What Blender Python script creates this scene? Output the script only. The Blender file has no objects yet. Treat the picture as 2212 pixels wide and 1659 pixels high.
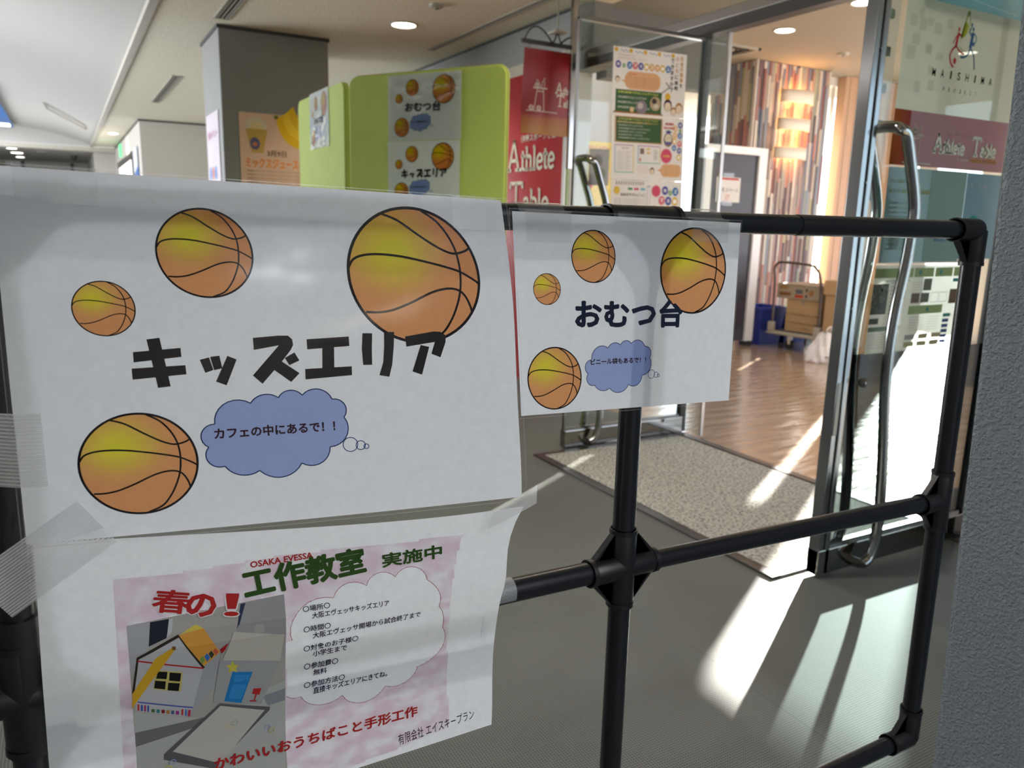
import bpy, bmesh, math, random
from mathutils import Vector, Matrix, noise
from mathutils.geometry import tessellate_polygon
random.seed(4)
S = bpy.context.scene
COL = S.collection

# ---------------------------------------------------------------- camera
cam_d = bpy.data.cameras.new('camera'); cam = bpy.data.objects.new('camera', cam_d); COL.objects.link(cam)
cam_d.sensor_width = 36.0; cam_d.lens = 1690.0 / 2212.0 * 36.0
cam_d.clip_start = 0.01; cam_d.clip_end = 200
RX = Vector((0.872645, -0.487731, 0.024683)); RYd = Vector((-0.077723, -0.188604, -0.978973)); RF = Vector((0.48213, 0.852377, -0.202492))
cam.matrix_world = Matrix(((RX.x, -RYd.x, -RF.x, 0), (RX.y, -RYd.y, -RF.y, 0), (RX.z, -RYd.z, -RF.z, 1.2), (0, 0, 0, 1)))
S.camera = cam
cam_d.dof.use_dof = True; cam_d.dof.focus_distance = 0.80; cam_d.dof.aperture_fstop = 9.5

# ---------------------------------------------------------------- world, sun, exposure
w = bpy.data.worlds.new('sky'); S.world = w; w.use_nodes = True
wn = w.node_tree; wn.nodes.clear()
wo = wn.nodes.new('ShaderNodeOutputWorld'); wb = wn.nodes.new('ShaderNodeBackground')
wt = wn.nodes.new('ShaderNodeTexCoord'); ws = wn.nodes.new('ShaderNodeSeparateXYZ'); wr = wn.nodes.new('ShaderNodeValToRGB')
wn.links.new(wt.outputs['Generated'], ws.inputs[0]); wn.links.new(ws.outputs['Z'], wr.inputs[0])
wr.color_ramp.elements[0].position = 0.0; wr.color_ramp.elements[0].color = (0.86, 0.92, 1.0, 1)
wr.color_ramp.elements[1].position = 0.7; wr.color_ramp.elements[1].color = (0.42, 0.62, 1.0, 1)
wn.links.new(wr.outputs[0], wb.inputs[0]); wb.inputs[1].default_value = 1.5
wn.links.new(wb.outputs[0], wo.inputs[0])
SUN_DIR = Vector((0.861, 0.508, math.tan(math.radians(16.8)))).normalized()
sd = bpy.data.lights.new('sun', 'SUN'); sd.energy = 24; sd.angle = math.radians(0.6); sd.color = (1.0, 0.95, 0.86)
so = bpy.data.objects.new('sun', sd); COL.objects.link(so); so.rotation_euler = SUN_DIR.to_track_quat('Z', 'Y').to_euler(); so.location = (12, 8, 6)
vs = S.view_settings; vs.view_transform = 'Standard'; vs.look = 'None'; vs.exposure = 1.65; vs.gamma = 1.0; vs.use_curve_mapping = False
S.cycles.max_bounces = 10; S.cycles.diffuse_bounces = 5; S.cycles.glossy_bounces = 5; S.cycles.transparent_max_bounces = 40
S.cycles.sample_clamp_indirect = 6.0; S.cycles.caustics_reflective = False; S.cycles.caustics_refractive = False

def lamp(name, kind, loc, energy, color, size=0.1, rot=None, spot=None, size_y=None):
    d = bpy.data.lights.new(name, kind); d.energy = energy; d.color = color
    if kind == 'AREA':
        d.size = size
        if size_y: d.shape = 'RECTANGLE'; d.size_y = size_y
    elif kind in ('POINT', 'SPOT'): d.shadow_soft_size = size
    if kind == 'SPOT': d.spot_size = math.radians(spot or 120); d.spot_blend = 0.6
    o = bpy.data.objects.new(name, d); COL.objects.link(o); o.location = loc
    if rot: o.rotation_euler = rot
    return o

# ---------------------------------------------------------------- materials
M = {}
def mat(name, col=(0.5, 0.5, 0.5), rough=0.6, metal=0.0, spec=0.5, noise_amt=0.0, nscale=20, bump=0.0, bscale=60, emit=None, estr=1.0, coat=0.0, aniso=None):
    m = bpy.data.materials.new(name); m.use_nodes = True; nt = m.node_tree; b = nt.nodes['Principled BSDF']
    b.inputs['Base Color'].default_value = (*col, 1); b.inputs['Roughness'].default_value = rough
    b.inputs['Metallic'].default_value = metal; b.inputs['Specular IOR Level'].default_value = spec
    b.inputs['Coat Weight'].default_value = coat
    if emit: b.inputs['Emission Color'].default_value = (*emit, 1); b.inputs['Emission Strength'].default_value = estr
    tc = nt.nodes.new('ShaderNodeTexCoord')
    if noise_amt:
        n = nt.nodes.new('ShaderNodeTexNoise'); n.inputs['Scale'].default_value = nscale; n.inputs['Detail'].default_value = 4
        nt.links.new(tc.outputs['Object'], n.inputs['Vector'])
        r = nt.nodes.new('ShaderNodeMix'); r.data_type = 'RGBA'
        r.inputs[6].default_value = (*[c * (1 - noise_amt) for c in col], 1); r.inputs[7].default_value = (*[min(1, c * (1 + noise_amt)) for c in col], 1)
        nt.links.new(n.outputs[0], r.inputs[0]); nt.links.new(r.outputs[2], b.inputs['Base Color'])
    if bump:
        n2 = nt.nodes.new('ShaderNodeTexNoise'); n2.inputs['Scale'].default_value = bscale; n2.inputs['Detail'].default_value = 3
        nt.links.new(tc.outputs['Object'], n2.inputs['Vector'])
        bp = nt.nodes.new('ShaderNodeBump'); bp.inputs['Strength'].default_value = bump; bp.inputs['Distance'].default_value = 0.004
        nt.links.new(n2.outputs[0], bp.inputs['Height']); nt.links.new(bp.outputs[0], b.inputs['Normal'])
    M[name] = m; return m

def custom(name):
    m = bpy.data.materials.new(name); m.use_nodes = True; m.node_tree.nodes.clear(); M[name] = m
    nt = m.node_tree
    def N(t, **k):
        n = nt.nodes.new(t)
        for a, b in k.items():
            if a in ('operation', 'data_type', 'blend_type', 'bands_direction', 'feature', 'attribute_name', 'wave_type'): setattr(n, a, b)
            else: n.inputs[a.replace('_', ' ')].default_value = b
        return n
    return m, nt, N, nt.links.new

mat('pipe_black', (0.006, 0.007, 0.010), 0.27, spec=0.5, bump=0.05, bscale=200)
mat('joint_black', (0.005, 0.005, 0.007), 0.38, spec=0.5)
mat('wall_grey', (0.52, 0.49, 0.44), 0.7, noise_amt=0.04, nscale=3, bump=0.1, bscale=300)
mat('panel_grey', (0.24, 0.25, 0.245), 0.6, noise_amt=0.03)
mat('column_grey', (0.20, 0.205, 0.20), 0.6, noise_amt=0.04, nscale=4)
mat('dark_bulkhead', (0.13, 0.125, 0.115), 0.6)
mat('trim_dark', (0.03, 0.03, 0.03), 0.5)
mat('ledge_beige', (0.45, 0.42, 0.36), 0.5)
mat('vault_white', (0.44, 0.43, 0.41), 0.6)
mat('far_ceiling', (0.42, 0.41, 0.38), 0.8)
mat('cafe_ceiling', (0.28, 0.25, 0.20), 0.8, noise_amt=0.08, nscale=90)
mat('cafe_wall', (0.42, 0.35, 0.27), 0.7)
mat('orange_wall', (0.50, 0.31, 0.20), 0.6)
mat('stile_chrome', (0.30, 0.30, 0.31), 0.16, metal=1.0)
mat('beam_steel', (0.20, 0.18, 0.16), 0.35, metal=0.6)
mat('beam_dark', (0.035, 0.027, 0.022), 0.45)
mat('lobby_ceiling', (0.22, 0.22, 0.19), 0.8)
mat('rail_polished', (0.30, 0.285, 0.26), 0.10, metal=1.0)
mat('chrome', (0.36, 0.36, 0.36), 0.13, metal=1.0)
mat('steel_brushed', (0.42, 0.40, 0.37), 0.30, metal=1.0, bump=0.05, bscale=150)
mat('steel_dark', (0.20, 0.19, 0.18), 0.28, metal=1.0)
mat('booth_green', (0.42, 0.53, 0.10), 0.75, noise_amt=0.07, nscale=9, bump=0.25, bscale=14)
mat('booth_edge', (0.36, 0.40, 0.09), 0.7)
mat('red_film', (0.34, 0.013, 0.018), 0.25, spec=0.4)
mat('banner_red', (0.30, 0.006, 0.01), 0.35, bump=0.2, bscale=9)
mat('white_plastic', (0.72, 0.71, 0.68), 0.4)
mat('door_charcoal', (0.035, 0.03, 0.038), 0.4)
mat('frame_white', (0.74, 0.73, 0.72), 0.4)
mat('cardboard', (0.42, 0.27, 0.13), 0.8, noise_amt=0.08, nscale=12)
mat('cardboard_grey', (0.32, 0.25, 0.17), 0.8, noise_amt=0.08, nscale=12)
mat('blue_bin', (0.010, 0.03, 0.24), 0.45)
mat('trolley_beige', (0.38, 0.34, 0.26), 0.5)
mat('trolley_bar', (0.10, 0.07, 0.06), 0.3, metal=0.6)
mat('rubber', (0.015, 0.015, 0.015), 0.6)
mat('bag_plastic', (0.72, 0.66, 0.62), 0.35, noise_amt=0.12, nscale=14, bump=0.6, bscale=18)
mat('shade_white', (0.80, 0.74, 0.62), 0.5)
mat('iron_black', (0.01, 0.01, 0.012), 0.4)
mat('vent_dark', (0.02, 0.018, 0.012), 0.6)
mat('vent_frame', (0.36, 0.34, 0.28), 0.5)
mat('lamp_glow', (1, 1, 1), 0.5, emit=(1.0, 0.93, 0.80), estr=9)
mat('lamp_glow_cool', (1, 1, 1), 0.5, emit=(0.95, 0.97, 1.0), estr=7)
mat('exit_green', (0.1, 0.8, 0.3), 0.5, emit=(0.15, 0.9, 0.30), estr=.4)
mat('sign_blue', (0.05, 0.16, 0.45), 0.4, noise_amt=0.4, nscale=5)
mat('glass_green_edge', (0.22, 0.32, 0.05), 0.2)
mat('mat_border', (0.035, 0.033, 0.03), 0.35)
mat('mat_border_metal', (0.55, 0.53, 0.50), 0.3, metal=0.8)
mat('gravel', (0.5, 0.48, 0.45), 0.9)
mat('threshold', (0.12, 0.115, 0.11), 0.3, metal=0.5)

# rock-wool ceiling
m, nt, N, L = custom('ceiling_rock')
o = N('ShaderNodeOutputMaterial'); b = N('ShaderNodeBsdfPrincipled', Roughness=0.9); tc = N('ShaderNodeTexCoord')
n = N('ShaderNodeTexNoise', Scale=75.0, Detail=4.0); n.inputs['Roughness'].default_value = 0.7
r = N('ShaderNodeValToRGB'); r.color_ramp.elements[0].position = 0.35; r.color_ramp.elements[0].color = (0.50, 0.46, 0.36, 1)
r.color_ramp.elements[1].position = 0.6; r.color_ramp.elements[1].color = (0.82, 0.775, 0.63, 1)
bp = N('ShaderNodeBump', Strength=0.5, Distance=0.004)
L(tc.outputs['Object'], n.inputs['Vector']); L(n.outputs[0], r.inputs[0]); L(r.outputs[0], b.inputs['Base Color']); L(n.outputs[0], bp.inputs['Height']); L(bp.outputs[0], b.inputs['Normal']); L(b.outputs[0], o.inputs[0])

# studded grey matting floor
m, nt, N, L = custom('studded_floor')
o = N('ShaderNodeOutputMaterial'); b = N('ShaderNodeBsdfPrincipled', Roughness=0.55); b.inputs['Specular IOR Level'].default_value = 0.25
tc = N('ShaderNodeTexCoord'); sp = N('ShaderNodeSeparateXYZ'); L(tc.outputs['Object'], sp.inputs[0])
K = 2 * math.pi / 0.0070
def mth(op, a, bb=None):
    q = N('ShaderNodeMath', operation=op)
    for i, v in enumerate((a, bb)):
        if v is None: continue
        if hasattr(v, 'type'): L(v, q.inputs[i])
        else: q.inputs[i].default_value = v
    return q.outputs[0]
cx = mth('COSINE', mth('MULTIPLY', sp.outputs[0], K)); cy = mth('COSINE', mth('MULTIPLY', sp.outputs[1], K))
h = mth('MULTIPLY', mth('ADD', cx, 1.0), mth('ADD', cy, 1.0))
rr = N('ShaderNodeValToRGB'); rr.color_ramp.elements[0].position = 0.30; rr.color_ramp.elements[0].color = (0, 0, 0, 1); rr.color_ramp.elements[1].position = 0.60; rr.color_ramp.elements[1].color = (1, 1, 1, 1)
L(mth('MULTIPLY', h, 0.25), rr.inputs[0])
big = N('ShaderNodeTexNoise', Scale=1.3, Detail=3.0); L(tc.outputs['Object'], big.inputs['Vector'])
mx = N('ShaderNodeMix', data_type='RGBA'); mx.inputs[6].default_value = (0.235, 0.245, 0.235, 1); mx.inputs[7].default_value = (0.035, 0.040, 0.040, 1); L(rr.outputs[0], mx.inputs[0])
mx2 = N('ShaderNodeMix', data_type='RGBA', blend_type='MULTIPLY'); mx2.inputs[0].default_value = 0.5; L(mx.outputs[2], mx2.inputs[6]); L(big.outputs[0], mx2.inputs[7])
# tile seams every 0.5 m
sx = mth('LESS_THAN', mth('FRACT', mth('MULTIPLY', sp.outputs[0], 2.0)), 0.006); sy = mth('LESS_THAN', mth('FRACT', mth('MULTIPLY', mth('ADD', sp.outputs[1], 0.13), 2.0)), 0.006)
seam = mth('MAXIMUM', sx, sy)
mx3 = N('ShaderNodeMix', data_type='RGBA'); mx3.inputs[7].default_value = (0.12, 0.12, 0.115, 1); L(mth('MULTIPLY', seam, 0.6), mx3.inputs[0]); L(mx2.outputs[2], mx3.inputs[6])
L(mx3.outputs[2], b.inputs['Base Color'])
bp = N('ShaderNodeBump', Strength=0.7, Distance=0.0025); bp.invert = True
L(rr.outputs[0], bp.inputs['Height']); L(bp.outputs[0], b.inputs['Normal']); L(b.outputs[0], o.inputs[0])

# glossy wood floor of the cafe
m, nt, N, L = custom('wood_floor')
o = N('ShaderNodeOutputMaterial'); b = N('ShaderNodeBsdfPrincipled', Roughness=0.22); b.inputs['Coat Weight'].default_value = 0.7; b.inputs['Coat Roughness'].default_value = 0.12
tc = N('ShaderNodeTexCoord'); mp = N('ShaderNodeMapping'); mp.inputs['Rotation'].default_value = (0, 0, 0.0); mp.inputs['Scale'].default_value = (0.9, 9.0, 1); L(tc.outputs['Object'], mp.inputs[0])
n = N('ShaderNodeTexNoise', Scale=2.2, Detail=6.0); L(mp.outputs[0], n.inputs['Vector'])
r = N('ShaderNodeValToRGB'); r.color_ramp.elements[0].position = 0.3; r.color_ramp.elements[0].color = (0.36, 0.23, 0.13, 1); r.color_ramp.elements[1].position = 0.72; r.color_ramp.elements[1].color = (0.46, 0.32, 0.20, 1)
L(n.outputs[0], r.inputs[0]); L(r.outputs[0], b.inputs['Base Color'])
n2 = N('ShaderNodeTexNoise', Scale=3.0, Detail=3.0); mp2 = N('ShaderNodeMapping'); mp2.inputs['Scale'].default_value = (1.0, 5.0, 1); L(tc.outputs['Object'], mp2.inputs[0]); L(mp2.outputs[0], n2.inputs['Vector'])
bp = N('ShaderNodeBump', Strength=0.35, Distance=0.02); L(n2.outputs[0], bp.inputs['Height']); L(bp.outputs[0], b.inputs['Normal']); L(bp.outputs[0], b.inputs['Coat Normal']); L(b.outputs[0], o.inputs[0])

# stucco of the near right wall
m, nt, N, L = custom('stucco')
o = N('ShaderNodeOutputMaterial'); b = N('ShaderNodeBsdfPrincipled', Roughness=0.55); b.inputs['Base Color'].default_value = (0.25, 0.29, 0.325, 1)
tc = N('ShaderNodeTexCoord'); n = N('ShaderNodeTexNoise', Scale=150.0, Detail=3.5); n.inputs['Distortion'].default_value = 0.6; L(tc.outputs['Object'], n.inputs['Vector'])
r = N('ShaderNodeValToRGB'); r.color_ramp.elements[0].position = 0.42; r.color_ramp.elements[1].position = 0.62; L(n.outputs[0], r.inputs[0])
bp = N('ShaderNodeBump', Strength=0.75, Distance=0.004); L(r.outputs[0], bp.inputs['Height']); L(bp.outputs[0], b.inputs['Normal']); L(b.outputs[0], o.inputs[0])

# looped entrance mat
m, nt, N, L = custom('mat_pile')
o = N('ShaderNodeOutputMaterial'); b = N('ShaderNodeBsdfPrincipled', Roughness=0.95)
tc = N('ShaderNodeTexCoord'); n = N('ShaderNodeTexNoise', Scale=85.0, Detail=3.0); L(tc.outputs['Object'], n.inputs['Vector'])
r = N('ShaderNodeValToRGB'); r.color_ramp.elements[0].position = 0.36; r.color_ramp.elements[0].color = (0.16, 0.155, 0.145, 1); r.color_ramp.elements[1].position = 0.56; r.color_ramp.elements[1].color = (0.50, 0.49, 0.45, 1)
L(n.outputs[0], r.inputs[0]); L(r.outputs[0], b.inputs['Base Color']); bp = N('ShaderNodeBump', Strength=0.8, Distance=0.006); L(n.outputs[0], bp.inputs['Height']); L(bp.outputs[0], b.inputs['Normal']); L(b.outputs[0], o.inputs[0])

def glassy(name, tint, refl=0.0, rough=0.0, ior=1.45, bump=0.0, bscale=30, diff=0.0, dcol=(1, 1, 1)):
    m, nt, N, L = custom(name)
    o = N('ShaderNodeOutputMaterial'); t = N('ShaderNodeBsdfTransparent'); t.inputs[0].default_value = (*tint, 1)
    g = N('ShaderNodeBsdfGlossy', Roughness=rough); f = N('ShaderNodeLayerWeight'); f.inputs['Blend'].default_value = 0.5; mix = N('ShaderNodeMixShader')
    p4 = N('ShaderNodeMath', operation='POWER'); p4.inputs[1].default_value = 4.0; L(f.outputs['Facing'], p4.inputs[0])
    q = N('ShaderNodeMath', operation='MULTIPLY_ADD'); q.inputs[1].default_value = 0.75; q.inputs[2].default_value = 0.035 + refl; L(p4.outputs[0], q.inputs[0]); L(q.outputs[0], mix.inputs[0])
    base = t.outputs[0]
    if diff:
        d = N('ShaderNodeBsdfDiffuse'); d.inputs[0].default_value = (*dcol, 1); tl = N('ShaderNodeBsdfTranslucent'); tl.inputs[0].default_value = (*dcol, 1)
        m1 = N('ShaderNodeMixShader'); m1.inputs[0].default_value = 0.5; L(d.outputs[0], m1.inputs[1]); L(tl.outputs[0], m1.inputs[2])
        m2 = N('ShaderNodeMixShader'); m2.inputs[0].default_value = diff; L(base, m2.inputs[1]); L(m1.outputs[0], m2.inputs[2]); base = m2.outputs[0]
    L(base, mix.inputs[1]); L(g.outputs[0], mix.inputs[2])
    if bump:
        tc = N('ShaderNodeTexCoord'); n = N('ShaderNodeTexNoise', Scale=bscale, Detail=2.0); L(tc.outputs['Object'], n.inputs['Vector'])
        bp = N('ShaderNodeBump', Strength=bump, Distance=0.002); L(n.outputs[0], bp.inputs['Height']); L(bp.outputs[0], g.inputs['Normal'])
    L(mix.outputs[0], o.inputs[0]); return m
glassy('door_glass', (0.93, 0.965, 0.95))
glassy('sun_dimmer_film', (0.09, 0.108, 0.112))  # dark filter for dimming sun through the right door
glassy('tinted_glass', (0.70, 0.78, 0.79))
glassy('laminate_film', (0.985, 0.985, 0.99), rough=0.10, bump=0.35, bscale=14, diff=0.01, refl=-.012)
glassy('tape_clear', (0.95, 0.955, 0.96), rough=0.22, diff=0.12, refl=0.02)
glassy('sheer_curtain', (0.9, 0.9, 0.9), rough=0.6, diff=0.75, dcol=(0.95, 0.93, 0.92))
glassy('scallop_strip_film', (0.85, 0.85, 0.8), rough=0.4, diff=0.6, dcol=(0.7, 0.66, 0.58))
glassy('sheet_pale', (0.8, 0.82, 0.78), rough=0.3, diff=0.93, dcol=(0.50, 0.52, 0.41))
glassy('sheet_info', (0.8, 0.82, 0.78), rough=0.3, diff=0.93, dcol=(0.58, 0.62, 0.55))
# ribbed fibre tape
m, nt, N, L = custom('tape_ribbed')
o = N('ShaderNodeOutputMaterial'); tc = N('ShaderNodeTexCoord'); sp = N('ShaderNodeSeparateXYZ'); L(tc.outputs['UV'], sp.inputs[0])
q = N('ShaderNodeMath', operation='MULTIPLY'); q.inputs[1].default_value = 2 * math.pi * 20; L(sp.outputs[1], q.inputs[0]); c = N('ShaderNodeMath', operation='SINE'); L(q.outputs[0], c.inputs[0])
ml = N('ShaderNodeMath', operation='MULTIPLY_ADD'); ml.inputs[1].default_value = 0.18; ml.inputs[2].default_value = 0.46; L(c.outputs[0], ml.inputs[0])
t = N('ShaderNodeBsdfTransparent'); d = N('ShaderNodeBsdfDiffuse'); d.inputs[0].default_value = (0.75, 0.76, 0.78, 1); tl = N('ShaderNodeBsdfTranslucent'); tl.inputs[0].default_value = (0.75, 0.76, 0.78, 1)
m1 = N('ShaderNodeMixShader'); m1.inputs[0].default_value = 0.4; L(d.outputs[0], m1.inputs[1]); L(tl.outputs[0], m1.inputs[2])
m2 = N('ShaderNodeMixShader'); L(ml.outputs[0], m2.inputs[0]); L(t.outputs[0], m2.inputs[1]); L(m1.outputs[0], m2.inputs[2])
g = N('ShaderNodeBsdfGlossy', Roughness=0.25); m3 = N('ShaderNodeMixShader'); m3.inputs[0].default_value = 0.07; L(m2.outputs[0], m3.inputs[1]); L(g.outputs[0], m3.inputs[2]); L(m3.outputs[0], o.inputs[0])

def paper(name, col, trans, na=0.035):
    m, nt, N, L = custom(name)
    o = N('ShaderNodeOutputMaterial'); d = N('ShaderNodeBsdfDiffuse'); t = N('ShaderNodeBsdfTranslucent'); mix = N('ShaderNodeMixShader'); mix.inputs[0].default_value = trans
    tc = N('ShaderNodeTexCoord'); n = N('ShaderNodeTexNoise', Scale=120.0, Detail=5.0); L(tc.outputs['Object'], n.inputs['Vector'])
    x = N('ShaderNodeMix', data_type='RGBA'); x.inputs[6].default_value = (*[c * (1 - na * 2) for c in col], 1); x.inputs[7].default_value = (*[min(.95, c * (1 + na * 2)) for c in col], 1)
    L(n.outputs[0], x.inputs[0]); L(x.outputs[2], d.inputs[0]); L(x.outputs[2], t.inputs[0]); L(d.outputs[0], mix.inputs[1]); L(t.outputs[0], mix.inputs[2]); L(mix.outputs[0], o.inputs[0])
paper('paper_white', (0.80, 0.84, 0.90), 0.5)
paper('paper_plain', (0.72, 0.70, 0.68), 0.15)
paper('paper_info', (0.62, 0.62, 0.58), 0.4)
m, nt, N, L = custom('ink_filter')
o = N('ShaderNodeOutputMaterial'); t = N('ShaderNodeBsdfTransparent'); a = N('ShaderNodeAttribute'); a.attribute_name = 'Col'; L(a.outputs['Color'], t.inputs[0]); L(t.outputs[0], o.inputs[0])
m, nt, N, L = custom('ink_opaque')
o = N('ShaderNodeOutputMaterial'); d = N('ShaderNodeBsdfDiffuse'); a = N('ShaderNodeAttribute'); a.attribute_name = 'Col'; L(a.outputs['Color'], d.inputs[0]); L(d.outputs[0], o.inputs[0])

# ================================================================ mesh helpers
class MB:
    def __init__(s): s.v = []; s.f = []
    def add(s, vs, fs):
        k = len(s.v); s.v += [tuple(v) for v in vs]; s.f += [tuple(i + k for i in f) for f in fs]; return s
    def box(s, a, b):
        (x0, y0, z0), (x1, y1, z1) = a, b
        x0, x1 = min(x0, x1), max(x0, x1); y0, y1 = min(y0, y1), max(y0, y1); z0, z1 = min(z0, z1), max(z0, z1)
        return s.add([(x0, y0, z0), (x1, y0, z0), (x1, y1, z0), (x0, y1, z0), (x0, y0, z1), (x1, y0, z1), (x1, y1, z1), (x0, y1, z1)],
                     [(0, 3, 2, 1), (4, 5, 6, 7), (0, 1, 5, 4), (1, 2, 6, 5), (2, 3, 7, 6), (3, 0, 4, 7)])
    def prism(s, pts, d):      # pts 3D polygon, extruded by vector d
        n = len(pts); d = Vector(d); P = [Vector(p) for p in pts]
        return s.add(P + [p + d for p in P], [tuple(range(n))[::-1], tuple(range(n, 2 * n))] + [(i, (i + 1) % n, n + (i + 1) % n, n + i) for i in range(n)])
    def tube(s, pts, r, seg=16, cap=True):
        P = [Vector(p) for p in pts]; n = len(P); R = r if isinstance(r, (list, tuple)) else [r] * n
        t0 = (P[1] - P[0]).normalized(); up = Vector((0, 0, 1)) if abs(t0.z) < 0.9 else Vector((1, 0, 0))
        a = t0.cross(up).normalized(); vs = []
        for i in range(n):
            t = (P[min(i + 1, n - 1)] - P[max(i - 1, 0)]).normalized(); a = (a - t * a.dot(t)).normalized(); b = t.cross(a)
            for k in range(seg):
                q = 2 * math.pi * k / seg; vs.append(P[i] + (a * math.cos(q) + b * math.sin(q)) * R[i])
        fs = [(i * seg + k, i * seg + (k + 1) % seg, (i + 1) * seg + (k + 1) % seg, (i + 1) * seg + k) for i in range(n - 1) for k in range(seg)]
        if cap: fs += [tuple(range(seg))[::-1], tuple(range((n - 1) * seg, n * seg))]
        return s.add(vs, fs)
    def grid(s, fn, nu, nv):
        vs = [fn(i / nu, j / nv) for j in range(nv + 1) for i in range(nu + 1)]
        return s.add(vs, [(j * (nu + 1) + i, (j + 1) * (nu + 1) + i, (j + 1) * (nu + 1) + i + 1, j * (nu + 1) + i + 1) for j in range(nv) for i in range(nu)])

def obj(name, mb, m, parent=None, bevel=0.0, smooth=False, origin=None):
    me = bpy.data.meshes.new(name); o_ = Vector(origin) if origin else Vector((0, 0, 0))
    if parent is not None and parent.get('base') is not None: o_ = Vector(parent['base'])
    me.from_pydata([tuple(Vector(v) - o_) for v in mb.v], [], mb.f)
    if isinstance(m, str): m = M[m]
    me.materials.append(m)
    o = bpy.data.objects.new(name, me); COL.objects.link(o)
    if parent is not None:
        o.parent = parent
        if parent.get('base') is not None: o['base'] = parent['base']
        elif origin: o.location = o_
    elif origin: o.location = o_
    if bevel:
        bmm = bmesh.new(); bmm.from_mesh(me)
        bmesh.ops.remove_doubles(bmm, verts=bmm.verts, dist=1e-6)
        bmesh.ops.bevel(bmm, geom=[e for e in bmm.edges if len(e.link_faces) == 2 and e.calc_face_angle() > 0.6], offset=bevel, segments=2, affect='EDGES', profile=0.6)
        bmm.to_mesh(me); bmm.free()
    if smooth:
        for p in me.polygons: p.use_smooth = True
        try: me.set_sharp_from_angle(angle=math.radians(40))
        except Exception: pass
    return o

def thing(name, label, cat, loc=(0, 0, 0), group=None):
    o = bpy.data.objects.new(name, None); COL.objects.link(o); o.location = loc; o['base'] = [float(c) for c in loc]
    o['label'] = label; o['category'] = cat
    if group: o['group'] = group
    return o
def tag(o, label, cat, group=None, kind=None):
    o['label'] = label; o['category'] = cat
    if group: o['group'] = group
    if kind: o['kind'] = kind
    return o
def struct(name, mb, m, label=None, cat=None, **k):
    o = obj(name, mb, m, **k); o['kind'] = 'structure'
    if label: o['label'] = label
    o['category'] = cat or name.split('_')[0]
    return o
def copy_thing(root, loc=None):
    r = root.copy(); COL.objects.link(r)
    if loc: r.location = loc
    for ch in list(root.children):
        c = ch.copy(); COL.objects.link(c); c.parent = r
        for g in list(ch.children):
            d = g.copy(); COL.objects.link(d); d.parent = c
    return r

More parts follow.
